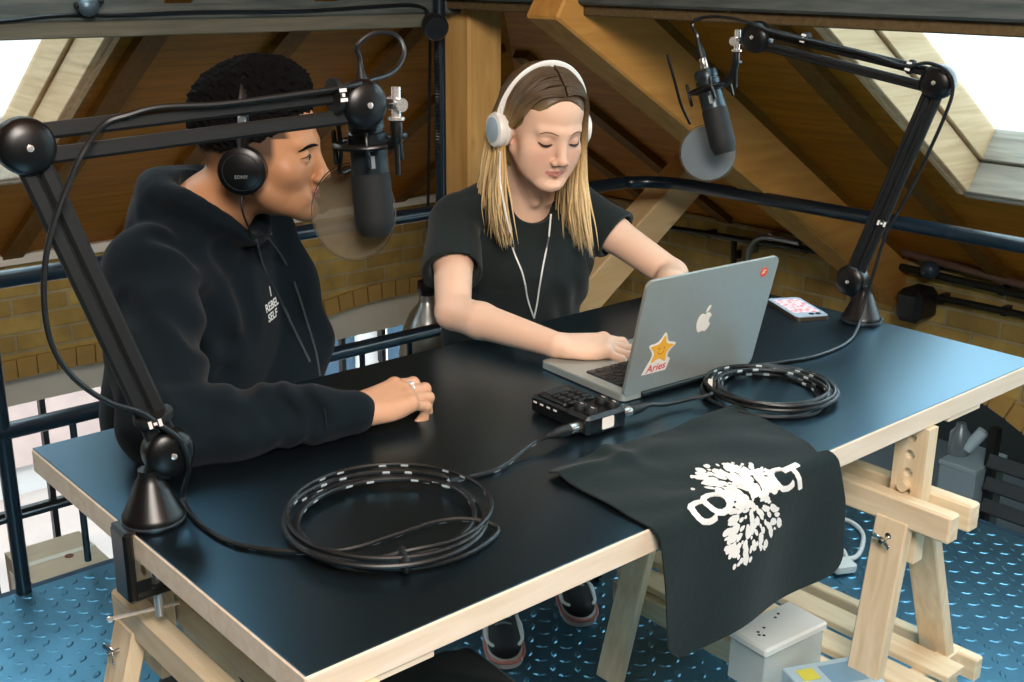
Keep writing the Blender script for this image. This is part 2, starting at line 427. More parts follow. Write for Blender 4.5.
def skylight(side, h, n, label):
    u0, u1, w0, w1 = h; nr = nA if side == 'a' else nB
    r = thing('window_%d' % n, roof_pt(side, (u0 + u1) / 2, w0), label, 'skylight'); r['kind'] = 'structure'
    for nm, (ua, wa, ub, wb), mt in (('reveal', (u0, w0, u0, w1), 'lw'), ('reveal', (u1, w0, u1, w1), 'lw'), ('sill', (u0, w0, u1, w0), 'sl'), ('head', (u0, w1, u1, w1), 'lw')):
        mb = MB(); a, b = roof_pt(side, ua, wa), roof_pt(side, ub, wb)
        inw = unit(roof_pt(side, (u0 + u1) / 2, (w0 + w1) / 2) - (a + b) / 2)
        inw = unit(inw - unit(b - a) * np.dot(inw, unit(b - a)))
        for k, (o0, o1, t) in enumerate(((-.012, .085, .02), (.089, TH + .02, .03))):      # two boards with an open joint between them
            c0 = a + nr * (o0 + o1) / 2; c1 = b + nr * (o0 + o1) / 2
            mb.beam(c0 + inw * t / 2, c1 + inw * t / 2, t, o1 - o0, nr, bev=.003)
        mb.beam(a - inw * .008 - nr * .006, b - inw * .008 - nr * .006, .02, .02, nr, bev=.003)  # lining on the room side
        mb.build(nm, M['lwx' if side == 'b' else 'lightwood'] if mt == 'lw' else M['lightgrey'], r, smooth=False)
    mb = MB(); cs = [roof_pt(side, u, w, TH) for u, w in ((u0, w0), (u1, w0), (u1, w1), (u0, w1))]
    cen = sum(cs) / 4
    for i in range(4):
        a, b = cs[i], cs[(i + 1) % 4]; inw = unit(cen - (a + b) / 2); mb.beam(a + inw * .005, b + inw * .005, .01, .03, nr)
    mb.build('frame', M['lightgrey'], r, smooth=False)
    g = MB().add([c + nr * .005 for c in cs] + [c + nr * .009 for c in cs], [(3, 2, 1, 0), (4, 5, 6, 7)] + [(i, (i + 1) % 4, 4 + (i + 1) % 4, 4 + i) for i in range(4)])
    g.build('pane', M['skyglass'], r, smooth=False)
M['lwx'] = wood('skylight_boards_across', srgb(214, 174, 130), srgb(238, 204, 162), axis=0, scale=3.5, rough=0.6, knots=0.5)
M['skyglass'] = plain('skylight_glass', (1, 1, 1, 1), rough=0.0, trans=1.0)
M['skyglass'].node_tree.nodes['Principled BSDF'].inputs['IOR'].default_value = 1.02
k = 1
for h in SKY_A: skylight('a', h, k, 'timber lined skylight at the left end of the roof' if k == 1 else 'unseen timber lined skylight added for light further left'); k += 1
for h in SKY_B: skylight('b', h, k, 'timber lined skylight in the right hand roof slope' if k == 3 else 'unseen timber lined skylight added for light along the right hand slope'); k += 1

# wall with arched windows, along X
def arch_wall(name, mat, side, lo, hi, ztop, zbot, openings, thick, label):
    """openings: (u0, u1, z sill, z spring, rise)"""
    mb = MB()
    def P(u, z, d): return V(u, WA + d, z) if side == 'a' else V(WB + d, u, z)
    openings = sorted(openings); cuts = [lo]
    for o in openings: cuts += [o[0], o[1]]
    cuts.append(hi)
    def slab(poly):
        a = [P(u, z, 0) for u, z in poly]; b = [P(u, z, thick) for u, z in poly]; n = len(poly)
        mb.add(a + b, [tuple(range(n)), tuple(range(n, 2 * n))[::-1]] + [(i, n + i, n + (i + 1) % n, (i + 1) % n) for i in range(n)])
    for i in range(0, len(cuts), 2): slab([(cuts[i], zbot), (cuts[i + 1], zbot), (cuts[i + 1], ztop), (cuts[i], ztop)])
    for u0, u1, z0, zs, rise in openings:
        if z0 > zbot: slab([(u0, zbot), (u1, zbot), (u1, z0), (u0, z0)])
        n = 14; w = (u1 - u0) / 2; R = (w * w + rise * rise) / (2 * rise); zc = zs + rise - R
        for k in range(n):
            ua, ub = u0 + (u1 - u0) * k / n, u0 + (u1 - u0) * (k + 1) / n
            za, zb = [zc + math.sqrt(R * R - (q - (u0 + u1) / 2) ** 2) for q in (ua, ub)]
            slab([(ua, za), (ub, zb), (ub, ztop), (ua, ztop)])
    return tag(mb.build(name, mat, smooth=False), label, 'wall', kind='structure')
OA = [(-1.75, -0.05, -1.9, -.03, .06), (0.1, 1.62, -1.9, -.03, .055), (1.78, 3.12, -1.9, -.06, .10)]
arch_wall('wall_back', M['brickx'], 'a', -3, WB + .2, ZE - .01, -2.6, OA, .22, 'yellow stock brick wall with arched windows behind the railing')
OB = [(0.55, 1.90, -2.0, -.17, .24), (-1.4, 0.12, -2.0, -.17, .24)]
arch_wall('wall_right', M['bricky'], 'b', -2.6, WA, ZE - .01, -2.6, OB, .3, 'dim yellow brick wall under the right hand roof slope')
def arch_course(side, o, name, label, depth=.012):
    u0, u1, z0, zs, rise = o; w = (u1 - u0) / 2; R = (w * w + rise * rise) / (2 * rise); zc = zs + rise - R; um = (u0 + u1) / 2
    a0 = math.asin(w / R); n = int(2 * a0 * R / .072); mb = MB()
    for k in range(n):
        a, b = -a0 + 2 * a0 * (k + .05) / n, -a0 + 2 * a0 * (k + .95) / n; q = []
        for t, r in ((a, R), (b, R), (b, R + .075), (a, R + .075)): q.append((um + r * math.sin(t), zc + r * math.cos(t)))
        ps = [V(u, WA - depth, z) if side == 'a' else V(WB - depth, u, z) for u, z in q] + [V(u, WA + .02, z) if side == 'a' else V(WB + .02, u, z) for u, z in q]
        mb.add(ps, [(0, 1, 2, 3), (7, 6, 5, 4), (0, 4, 5, 1), (1, 5, 6, 2), (2, 6, 7, 3), (3, 7, 4, 0)])
    return tag(mb.build(name, M['voussoir'], smooth=False), label, 'brick arch', kind='structure')
for i, o in enumerate(OA): arch_course('a', o, 'trim_%d' % (2 + i), ['course of upright bricks over the far left window', 'course of upright bricks over the window left of the man', 'course of upright bricks over the window between the two people'][i])
for i, o in enumerate(OB): arch_course('b', o, 'trim_%d' % (5 + i), ['course of upright bricks over the dark arch at right', 'course of upright bricks over the dark arch further right'][i])
# window frames: white arched heads, thin dark glazing bars
def arch_window(o, n, label):
    u0, u1, z0, zs, rise = o; r = thing('window_%d' % n, ((u0 + u1) / 2, WA + .12, z0), label, 'window'); r['kind'] = 'structure'
    w = (u1 - u0) / 2; R = (w * w + rise * rise) / (2 * rise); zc = zs + rise - R; um = (u0 + u1) / 2; mb = MB()
    N = 16
    for k in range(N):
        a = [u0 + 2 * w * (k + e) / N for e in (0, 1)]; zt = [zc + math.sqrt(R * R - (q - um) ** 2) for q in a]
        ps = [V(a[0], WA + .07, zs - .075), V(a[1], WA + .07, zs - .075), V(a[1], WA + .07, zt[1]), V(a[0], WA + .07, zt[0])]; ps += [q + V(0, .09, 0) for q in ps]
        mb.add(ps, [(0, 1, 2, 3), (7, 6, 5, 4), (0, 4, 5, 1), (2, 6, 7, 3)])
    for u in (u0 + .02, u1 - .02): mb.box((u, WA + .11, (z0 + zs) / 2), (.04, .07, zs - z0))
    mb.box((um, WA + .11, z0 + .03), (2 * w, .1, .06))
    mb.build('frame', M['white'], r, smooth=False)
    nb = 6
    for k in range(1, nb): MB().box((u0 + 2 * w * k / nb, WA + .11, (z0 + zs - .03) / 2), (.022, .03, zs - z0 - .03)).build('glazing_bar', M['black'], r, smooth=False)
    for z in (-.55, -1.05): MB().box((um, WA + .11, z), (2 * w - .08, .026, .022)).build('glazing_bar', M['black'], r, smooth=False)
    MB().box((um, WA + .125, (z0 + zs) / 2), (2 * w - .02, .004, zs - z0)).build('pane', M['skyglass'], r, smooth=False)
for i, o in enumerate(OA): arch_window(o, 6 + i, ['arched window at the far left end of the brick wall', 'arched window behind the table corner left of the man', 'arched window behind the rail between the two people'][i])
# pale batten at the top of the back wall, with a thin cable above it
tag(MB().box((0, WA - .02, ZE - .012), (5.8, .04, .034)).build('trim_7', M['white'], smooth=False), 'pale batten along the top of the back wall', 'batten', kind='structure')
cp = crv([(-1.0, WA - .05, ZE + .045), (0.5, WA - .055, ZE + .035), (.8, WA - .07, ZE + .075), (1.1, WA - .07, ZE + .10), (1.6, WA - .06, ZE + .10), (2.2, WA - .055, ZE + .07)], 8)
tag(MB().tube(cp, .006, 8).build('cable', M['cream']), 'thin pale cable sagging above the batten on the back wall', 'cable')

# timber frame: corner post, two beams, brace and strut
BY = 1.80; BX = 1.58
M['palebeam'] = wood('pale_grey_board', srgb(88, 88, 76), srgb(112, 108, 94), axis=0, scale=5, rough=.75)
zb = on(0, 24, 1, BY)[2]
mb = MB().box((0.0 + (BX + .1 - 3) / 2 * 1.0, BY + .05, zb + .15), (BX + 3.1, .10, .30), bev=.006)
tag(mb.build('ceiling_beam', M['greybeam'], smooth=False), 'grey weathered beam along the top left of the room', 'beam', kind='structure')
mb = MB().box(((BX - 3) / 2, BY + .02, zb - .018), (BX + 3, .035, .036), bev=.003)
tag(mb.build('trim_8', M['palebeam'], smooth=False), 'narrow grey board under the left weathered beam', 'board', kind='structure')
zb2 = on(1024, 23, 0, BX)[2]
mb = MB().box((BX + .06, (BY + .12 - 2.6) / 2, zb2 + .11), (.12, BY + .12 + 2.6, .22), bev=.006)
tag(mb.build('ceiling_beam.001', M['greybeamy'], smooth=False), 'grey weathered beam along the top right of the room', 'beam', kind='structure')
mb = MB().box((BX + .05, (BY - 2.6) / 2, zb2 - .012), (.06, BY + 2.6, .03), bev=.003)
tag(mb.build('trim_9', M['brownboard'], smooth=False), 'narrow brown board under the right weathered beam', 'board', kind='structure')
pc = on(475, 120, 1, BY - .02)
mb = MB().box((pc[0] + .03, BY + .03, (-2.6 + zb + .05) / 2), (.13, .13, zb + .05 + 2.6), bev=.008)
tag(mb.build('wooden_post', M['oak'], smooth=False), 'square light brown wooden post behind the woman', 'post', kind='structure')
# raking brace on the right, running down towards the far wall (parallel to its slope)
a = on(566, -14, 1, 1.15); 
def slope_line(px, py, y, n=1): return on(px, py, 1, y)
yb = 1.30
a, b = on(556, -18, 1, yb), on(912, 292, 1, yb)
mb = MB().beam(a, b, .12, .20, (0, 0, 1), bev=.006)
tag(mb.build('wooden_brace', M['oakx'], smooth=False), 'thick raking timber brace crossing the right hand slope', 'brace', kind='structure')
ys = 1.86
M['strutw'] = wood('lit_strut_timber', srgb(236, 198, 140), srgb(246, 218, 168), axis=0, scale=3.0, rough=.6, stretch=8, knots=.3)  # lighter than the brace timber: light on the strut put into its colour
a, b = on(708, 152, 1, ys), on(560, 318, 1, ys)
mb = MB().beam(a, b, .11, .13, (0, 0, 1), bev=.005)
tag(mb.build('wooden_strut', M['strutw'], smooth=False), 'slanting timber strut with light put into its colour, behind the woman', 'strut', kind='structure')

# outside: paving, kerbs and the house across the street
M['paving'] = plain('pink_paving', srgb(176, 156, 148), rough=0.8, noise=0.12, scale=3)
M['facade'] = plain('pale_render', srgb(186, 180, 178), rough=0.8, noise=0.06, scale=2)
M['pinkwall'] = plain('pink_brick_wall', srgb(176, 150, 144), rough=0.85, noise=0.2, scale=5)
M['navy'] = plain('dark_window', srgb(52, 74, 92), rough=0.2, noise=0.2, scale=3)
tag(MB().box((2, 12, -3.05), (60, 18, .1)).build('ground', M['paving'], smooth=False), 'pale pink paved street outside the windows', 'ground', kind='structure')
for y, w in ((5.6, .25), (6.8, .2)):
    tag(MB().box((2, y, -2.94), (60, w, .14), bev=.02).build('kerb', plain('kerb_stone', srgb(120, 120, 112), rough=.9, noise=.2, scale=4), smooth=False), 'grey stone kerb running along the street outside' if y < 6 else 'second grey kerb on the far side of the street', 'kerb', kind='structure')
r = thing('building', (4, 9, -3), 'pale building with dark windows across the street', 'building')
MB().box((4, 9.5, 1.0), (40, 1, 8)).build('wall', M['facade'], r, smooth=False)
MB().box((-2.2, 8.94, -1.2), (11.0, .1, 3.0)).build('plinth', M['pinkwall'], r, smooth=False)
for i in range(8):
    for j in range(2):
        x = 4.2 + i * 1.25; z = -1.9 + j * 1.7
        f = MB().box((x, 8.97, z), (.95, .1, 1.35)).build('window', M['navy'], r, smooth=False)
        mb = MB()
        for dx in (-.46, 0, .46): mb.box((x + dx, 8.9, z), (.05, .06, 1.35))
        mb.box((x, 8.9, z), (.95, .06, .05)); mb.build('frame', M['white'], f, smooth=False)
# the unseen rest of the room: plain walls left and behind, lower floor
M['plaster'] = plain('brown_plaster', srgb(120, 104, 84), rough=.9, noise=.1, scale=3)
tag(MB().box((-3.25, .2, 1.2), (.1, 7.4, 8)).build('wall_left', M['plaster'], smooth=False), 'plain brown wall at the left end of the room', 'wall', kind='structure')
tag(MB().box((0, -3.35, 1.2), (6.6, .1, 8)).build('wall_front', M['plaster'], smooth=False), 'plain brown wall behind the viewer', 'wall', kind='structure')
tag(MB().box((0, 0, -2.65), (7, 7.4, .1)).build('floor.001', M['plaster'], smooth=False), 'lower floor under the raised tread plate', 'floor', kind='structure')
# ------------------------------------------------------------------ railing, table, trestles
M['rail'] = plain('rail_paint', srgb(20, 34, 46), rough=0.28, noise=0.15, scale=10, coat=0.3)
RZ = 0.79; RL = 0.425; RR = 0.021
r = thing('railing', (1.0, YE, 0), 'black tube railing along the floor edge behind the table', 'railing')
cY = YE - .005
mb = MB().tube(crv([(-2.2, cY, RZ), (1.0, cY, RZ), (2.18, cY, RZ), (2.33, cY - .035, RZ + .004), (2.40, cY - .11, RZ + .006), (XE, cY - .24, RZ + .008), (XE, 1.0, RZ + .01), (XE, -0.4, RZ + .01), (XE, -1.8, RZ + .01)], 10), RR, 14)
mb.build('top_rail', M['rail'], r)
MB().tube([(-2.2, cY, RL), (2.0, cY, RL)], RR, 14).build('lower_rail', M['rail'], r)
for x in (-1.2, .235, 1.63, 2.0): MB().rod((x, cY, 0), (x, cY, RZ - .01), .019, 12).build('rail_post', M['rail'], r)
MB().rod((XE, -.9, 0), (XE, -.9, RZ), .019, 12).build('rail_post', M['rail'], r)
MB().rod((-2.2, cY, .20), (1.63, cY, .20), .007, 8).build('thin_rod', M['rail'], r)
for x in (.40, .57, .74, .91, 1.08, 1.25, 1.42): MB().rod((x, cY, .03), (x, cY, RL), .009, 8).build('baluster', M['rail'], r)
# slim black pole standing on the railing, up to the beam
pp = on(443.5, 120, 1, YE - .02)
r = thing('conduit_pole', (pp[0], YE - .005, RZ), 'slim black pole rising from the railing to the beam', 'pole')
MB().rod((pp[0], YE - .005, RZ), (pp[0] , YE - .005, zb + .2), .0165, 12).build('pole', M['rail'], r)
MB().tube([(pp[0] - .022 + .006 * math.cos(t * 1.6), YE - .02 + .006 * math.sin(t * 1.6), zb - .10 - t * .0022) for t in range(130)], .0028, 5).build('wrapped_wire', M['black'], r)
q = on(434, 26, 1, YE - .06)
r = thing('spotlight', q, 'small round black spotlight clipped to the slim pole', 'lamp')
MB().lathe([(.012, -.03), (.03, -.024), (.036, 0), (.036, .022), (.031, .028)], q, (-.35, -.9, -.2), 20).build('housing', M['black'], r)
MB().rod(q + V(.0, .01, 0), (pp[0], YE - .005, q[2]), .008, 8).build('bracket', M['black'], r)
# thin lead along the weathered beam
yq = BY - .006
pts = [on(x, y, 1, yq) for x, y in ((-60, 24), (0, 21), (60, 15), (120, 15), (200, 12), (300, 11), (380, 6), (412, 5), (426, 10))] + [q + V(-.02, .0, .02)]
tag(MB().tube(crv(pts, 6), .005, 6).build('cable', M['black']), 'thin black lead running along the left beam to the spotlight', 'cable')
q2 = on(88, 6, 1, BY - .03)
r = thing('cable_clip', q2, 'grey metal clamp fixing the lead to the left beam', 'clamp')
MB().ball(q2, (.026, .02, .024)).build('clamp_body', plain('dull_zinc', srgb(92, 112, 124), rough=.4, metal=.6, noise=.2), r)
MB().rod(q2 + V(-.03, 0, .0), q2 + V(.035, 0, .012), .008, 8).build('bolt', M['black'], r)

# table top: black laminate on pale plywood
TX, TY, TZ = 1.6433, 0.8085, 0.76
M['laminate'] = plain('black_laminate', srgb(12, 12, 12), rough=0.31, noise=0.1, scale=6, spec=1.0)
M['laminate'].node_tree.nodes['Principled BSDF'].inputs['Specular Tint'].default_value = (.26, .68, 1.0, 1)  # sky blue put into the laminate's reflections by tint
M['laminate'].node_tree.nodes['Principled BSDF'].inputs['IOR'].default_value = 1.85
M['ply'] = wood('plywood_edge', srgb(222, 204, 180), srgb(236, 222, 204), axis=0, scale=5, rough=0.6, stretch=10, bump=.03)
M['pine'] = wood('pine_z', srgb(214, 190, 154), srgb(234, 216, 186), axis=2, scale=4, rough=0.6, stretch=12, knots=.25, bump=.05)
M['piney'] = wood('pine_y', srgb(214, 190, 154), srgb(234, 216, 186), axis=1, scale=4, rough=0.6, stretch=12, knots=.2, bump=.05)
r = thing('tabletop', (TX / 2, TY / 2, TZ - .04), 'large black laminate tabletop with pale plywood edges', 'tabletop')
MB().box((TX / 2, TY / 2, TZ - .021), (TX, TY, .038), bev=.002).build('edge', M['ply'], r, smooth=False)
for xa, xb_ in ((-.0, .172), (1.33, 1.44)): MB().box(((xa + xb_) / 2 + .004, .022, TZ - .045), (xb_ - xa, .036, .012), bev=.002).build('batten', M['ply'], r, smooth=False)
MB().box((TX / 2, TY / 2, TZ - .001), (TX - .003, TY - .003, .002), bev=.0008).build('laminate_sheet', M['laminate'], r, smooth=False)

M['steel'] = plain('bright_steel', srgb(200, 202, 200), rough=0.22, metal=1.0, noise=.05)
def trestle(X, label):
    r = thing('trestle', (X, .25, 0), label, 'trestle', 'wooden trestles under the table')
    Y0, Y1 = -.085, .605; YA, YB = .024, .560; dz = lambda p: (X + p[0], p[1], p[2])
    MB().box((X, (YA + YB) / 2, .702), (.034, YB - YA - .064, .036), bev=.008).build('top_beam', M['piney'], r, smooth=False)
    for y in (YA, YB):                                        # uprights with a row of holes
        MB_ = MB(); w, t, z0, z1 = .062, .03, .46, .7195
        hz = [.698 - .034 * k for k in range(6)]; hr = .0095; n = 12
        zc = z0                                               # plate with round holes: strips between holes, then ring fills
        def quadbox(ya, yb, za, zb_): MB_.box((X, (ya + yb) / 2, (za + zb_) / 2), (t, yb - ya, zb_ - za))
        prev = z1; s = .0165
        for h in hz:
            quadbox(y - w / 2, y + w / 2, h + s, prev); prev = h - s
            quadbox(y - w / 2, y - s, h - s, h + s); quadbox(y + s, y + w / 2, h - s, h + s)
            for sx in (-1, 1):
                vs = []; 
                for k in range(n):
                    a = 2 * math.pi * k / n + math.pi / n; c_, s_ = math.cos(a), math.sin(a); m_ = s / max(abs(c_), abs(s_))
                    vs += [(X + sx * t / 2, y + hr * c_, h + hr * s_), (X + sx * t / 2, y + m_ * c_, h + m_ * s_)]
                fs = [(2 * k, 2 * k + 1, (2 * k + 3) % (2 * n), (2 * k + 2) % (2 * n)) for k in range(n)]
                corners = [(X + sx * t / 2, y + a * s, h + b * s) for a, b in ((1, 1), (-1, 1), (-1, -1), (1, -1))]
                b0 = len(vs); vs += corners
                def outer(k): return 2 * (k % n) + 1
                fs += [(outer(0), b0, outer(1)), (outer(3), b0 + 1, outer(4)), (outer(6), b0 + 2, outer(7)), (outer(9), b0 + 3, outer(10))]
                MB_.add(vs, fs)
            vs = []
            for k in range(n):
                a = 2 * math.pi * k / n + math.pi / n
                vs += [(X - t / 2, y + hr * math.cos(a), h + hr * math.sin(a)), (X + t / 2, y + hr * math.cos(a), h + hr * math.sin(a))]
            MB_.add(vs, [(2 * k, 2 * k + 1, (2 * k + 3) % (2 * n), (2 * k + 2) % (2 * n)) for k in range(n)])
        quadbox(y - w / 2, y + w / 2, z0, prev)
        MB_.build('upright', M['pine'], r, smooth=False)
        b = MB().rod((X - .030, y + .001, .606), (X + .03, y + .001, .606), .010, 10); b.build('peg', M['pine'], r)
    for sx in (-1, 1):
        MB().box((X + sx * .0345, (Y0 + Y1) / 2, .566), (.032, Y1 - Y0, .052), bev=.004).build('side_rail', M['piney'], r, smooth=False)
        for y in (YA, YB):
            a = V(X + sx * .040, y, .55); b = V(X + sx * (.255 if sx > 0 else .115 if y == YA else .195), y, 0.004)
            l = MB().beam(a + (b - a) * .0, b, .026, .064, (0, 1, 0), bev=.003).build('leg', M['pine'], r, smooth=False)
            # the wing bolt through the top of the leg
            m = MB(); c = V(X + sx * (.060 if sx < 0 else .07), y, .515); m.rod(c - V(sx * .02, 0, 0), c + V(sx * .022, 0, 0), .004, 10)
            m.lathe([(.011, 0), (.011, .004), (.006, .006)], c - V(sx * .008, 0, 0), (sx, 0, 0), 14)
            for s_ in (-1, 1): m.beam(c + V(sx * .012, 0, 0), c + V(sx * .02, s_ * .017, .008 * s_), .003, .009, (0, 0, 1), bev=.001)
            m.build('wing_bolt', M['steel'], r)
        xr = X + sx * (.105 if sx < 0 else .215)
        MB().box((xr, (YA + YB) / 2, .165), (.026, YB - YA + .15, .05), bev=.003).build('bottom_rail', M['piney'], r, smooth=False)
    for k in range(3): MB().box((X - .07 + .09 * k, (YA + YB) / 2, .2), (.062, YB - YA + .16, .016), bev=.002).build('shelf_slat', M['piney'], r, smooth=False)
    for y in (YA - .02, YB + .02): MB().box((X + .05, y, .178), (.33, .03, .028), bev=.002).build('shelf_batten', M['pine'], r, smooth=False)
    return r
trestle(1.262, 'pine trestle with peg holes under the right end of the table')
trestle(0.075, 'pine trestle under the left end below the arm clamp')
# ------------------------------------------------------------------ things on and round the table
M['alu'] = plain('brushed_aluminium', srgb(178, 184, 178), rough=0.42, metal=0.55, noise=.05, scale=60)
M['alu2'] = plain('aluminium_deck', srgb(200, 200, 196), rough=0.4, metal=0.6)
M['rubber'] = plain('black_rubber', srgb(16, 18, 20), rough=0.5, noise=.1)
M['plastic'] = plain('black_plastic', srgb(12, 14, 16), rough=0.34, noise=.1, scale=30)
M['matt'] = plain('matt_black', srgb(13, 17, 19), rough=0.62, noise=.15, scale=60)
M['print'] = plain('white_print', srgb(232, 230, 226), rough=0.7)
M['paper'] = plain('white_sticker', srgb(236, 230, 222), rough=0.5)
M['chrome'] = plain('chrome', (.88, .86, .84), rough=0.22, metal=0.75)

def rounded(w, h, r, n=5):
    out = []
    for cx, cy, a0 in ((w / 2 - r, h / 2 - r, 0), (-w / 2 + r, h / 2 - r, 90), (-w / 2 + r, -h / 2 + r, 180), (w / 2 - r, -h / 2 + r, 270)):
        for k in range(n + 1):
            a = math.radians(a0 + 90 * k / n); out.append((cx + r * math.cos(a), cy + r * math.sin(a)))
    return out
# laptop: hinge from H0 to H1, deck towards the woman
H0, H1 = V(.853, .354, 0), V(1.178, .331, 0)
ex = unit(H1 - H0); ey = V(-ex[1], ex[0], 0); LW, LD = .325, .232; z0 = TZ + .002
r = thing('laptop', (*((H0 + H1) / 2)[:2], TZ), 'open silver laptop with stickers on its lid in front of the woman', 'laptop')
c = (H0 + H1) / 2 + ey * LD / 2
mb = MB(); mb.prism(rounded(LW, LD, .012), c + V(0, 0, z0), ex, ey, .0125); mb.prism(rounded(LW - .004, LD - .004, .011), c + V(0, 0, z0 + .0125), ex, ey, .001)
base = mb.build('base', M['alu'], r, angle=30)
mb = MB()
for sx in (-1, 1):
    for sy in (-1, 1): mb.rod(c + ex * sx * .13 + ey * sy * .09 + V(0, 0, TZ), c + ex * sx * .13 + ey * sy * .09 + V(0, 0, z0 + .001), .008, 10)
mb.build('foot', M['rubber'], base)
kz = z0 + .0135
kc = H0 + ex * LW / 2 + ey * .075
MB().prism(rounded(.276, .108, .004), kc + V(0, 0, kz), ex, ey, .0004).build('key_well', M['plastic'], base)
for row in range(6):
    n = 14 if row else 15
    y = .075 - .046 + row * .0187; wrow = .272
    cells = [1.0] * n
    if row == 5: cells = [1, 1, 1, 1.25, 5, 1.25, 1, 1, 1, 1]
    if row in (1, 2): cells = [1.5] + [1] * 12 + [1.2]
    if row == 3: cells = [1.8] + [1] * 11 + [1.8]
    if row == 4: cells = [2.3] + [1] * 10 + [2.3]
    tot = sum(cells); x = -wrow / 2
    for w in cells:
        ww = w / tot * wrow
        MB().box(H0 + ex * (LW / 2 - (x + ww / 2)) + ey * y + V(0, 0, kz + .001), (ww - .003, .0155 if row else .009, .002), np.stack([ex, ey, V(0, 0, 1)], 1), bev=.0007).build('key', M['plastic'], base, smooth=False)
        x += ww
MB().prism(rounded(.105, .072, .004), H0 + ex * LW / 2 + ey * .182 + V(0, 0, kz), ex, ey, .0004).build('trackpad', M['alu2'], base)
th = math.radians(13); up = V(0, 0, math.cos(th)) - ey * math.sin(th); nrm = -np.cross(ex, up)      # nrm: out of the lid's back, away from the woman
nrm = np.cross(ex, up); nrm = nrm if np.dot(nrm, -ey) > 0 else -nrm
LH = .224; lo = (H0 + H1) / 2 + V(0, 0, z0 + .008)
lid = MB().prism(rounded(LW, LH, .013), lo + up * LH / 2 - nrm * .006, ex, up, .0 + (.006 if np.dot(np.cross(ex, up), nrm) > 0 else -.006)).build('lid', M['alu'], r, angle=30)
MB().prism(rounded(LW - .012, LH - .014, .008), lo + up * LH / 2 - nrm * .0063, ex, up, .0004 * (1 if np.dot(np.cross(ex, up), nrm) > 0 else -1)).build('screen', plain('dark_screen', srgb(60, 70, 80), rough=.1), lid)
MB().rod(lo - ex * .12 + V(0, 0, -.002), lo + ex * .12 + V(0, 0, -.002), .006, 12).build('hinge', M['plastic'], r)
# lid graphics sit on the back of the lid
def lid_pt(x, y, d=.0006): return lo + up * LH / 2 + ex * x + up * y + nrm * d
def lid_from_px(px, py):
    q = on_plane(px, py, lo + nrm * 0, nrm) - lo; return np.dot(q, ex), np.dot(q, up) - LH / 2
def flat(mb, poly, f, d0, d1, mi=0):
    n = len(poly); mb.add([f(x, y, d1) for x, y in poly] + [f(x, y, d0) for x, y in poly], [tuple(range(n))] + [(i, n + i, n + (i + 1) % n, (i + 1) % n) for i in range(n)], mi)
ax, ay = lid_from_px(704, 321)
def apple():
    pts = [(0, .36), (.13, .42), (.28, .42), (.42, .33), (.47, .25), (.36, .14), (.33, 0), (.38, -.13), (.50, -.21), (.42, -.40), (.30, -.55), (.18, -.60), (.06, -.55), (-.05, -.54), (-.18, -.60), (-.32, -.54), (-.46, -.32), (-.53, -.05), (-.50, .20), (-.38, .37), (-.22, .43), (-.08, .39)]
    return crv([(x, y, 0) for x, y in pts], 3, True)[:, :2]
mb = MB(); s = .034
flat(mb, [(ax + x * s, ay + y * s * 1.05) for x, y in apple()], lid_pt, 0, .0007)
leaf = crv([(0.0, .48, 0), (.02, .66, 0), (.14, .80, 0), (.26, .84, 0), (.25, .68, 0), (.14, .53, 0)], 3, True)[:, :2]
flat(mb, [(ax + x * s, ay + y * s * 1.05) for x, y in leaf], lid_pt, 0, .0007)
mb.build('emblem', M['paper'], lid, smooth=False)['label'] = 'white bitten apple emblem'
# star sticker with lettering
sx, sy = lid_from_px(661, 350)
def star(rad, inner, rot=0.0, n=5, rnd_=.0):
    o = []
    for k in range(2 * n):
        a = math.pi / 2 + rot + math.pi * k / n; rr = rad if k % 2 == 0 else inner; o.append((rr * math.cos(a), rr * math.sin(a)))
    return o
mb = MB(); o1 = crv([(x, y, 0) for x, y in star(.0345, .0205, -.08)], 3, True)[:, :2]
flat(mb, [(sx + x, sy + y) for x, y in o1], lid_pt, 0, .0006)
flat(mb, [(sx - .035, sy - .044), (sx + .022, sy - .044), (sx + .028, sy - .022), (sx + .012, sy - .012), (sx - .015, sy - .012), (sx - .024, sy - .02)], lid_pt, 0, .0005)
stk = mb.build('star_sticker', M['paper'], lid, smooth=False); stk['label'] = 'white edged sticker of a smiling yellow star'
mb = MB(); o2 = crv([(x, y, 0) for x, y in star(.029, .0160, -.08)], 3, True)[:, :2]
flat(mb, [(sx + x, sy + y) for x, y in o2], lid_pt, .0006, .0009)
M['star'] = plain('star_yellow', srgb(244, 180, 62), rough=.5, noise=.12, scale=60)
mb.build('star', M['star'], stk, smooth=False)
mb = MB(); M['ink'] = plain('brown_ink', srgb(190, 110, 30), rough=.6); M['red'] = plain('red_ink', srgb(214, 78, 84), rough=.6)
for dx in (-.006, .006): flat(mb, [(sx + dx + .0016 * math.cos(t), sy + .004 + .0022 * math.sin(t)) for t in np.linspace(0, 6.28, 9)[:-1]], lid_pt, .0009, .0011)
sm = [(sx + .008 * math.cos(t), sy - .001 + .007 * math.sin(t)) for t in np.linspace(math.pi, 2 * math.pi, 10)]; sm2 = [(sx + .0068 * math.cos(t), sy - .001 + .0056 * math.sin(t)) for t in np.linspace(2 * math.pi, math.pi, 10)]
flat(mb, sm + sm2, lid_pt, .0009, .0011); mb.build('smile', M['ink'], stk, smooth=False)
def lettering(name, s, size, fn, mat, parent, bold=0.0, shear=0.0, rot=0.0):
    v, f = text_mesh(s, size, bold, 0, shear); c_, s_ = math.cos(rot), math.sin(rot)
    return MB().add([fn(x * c_ - y * s_, x * s_ + y * c_) for x, y in v], f).build(name, mat, parent, smooth=False)
lettering('lettering', 'Aries', .021, lambda x, y: lid_pt(sx - .004 + x, sy - .0335 + y, .0010), M['red'], stk, bold=.0004, shear=.15, rot=.05)
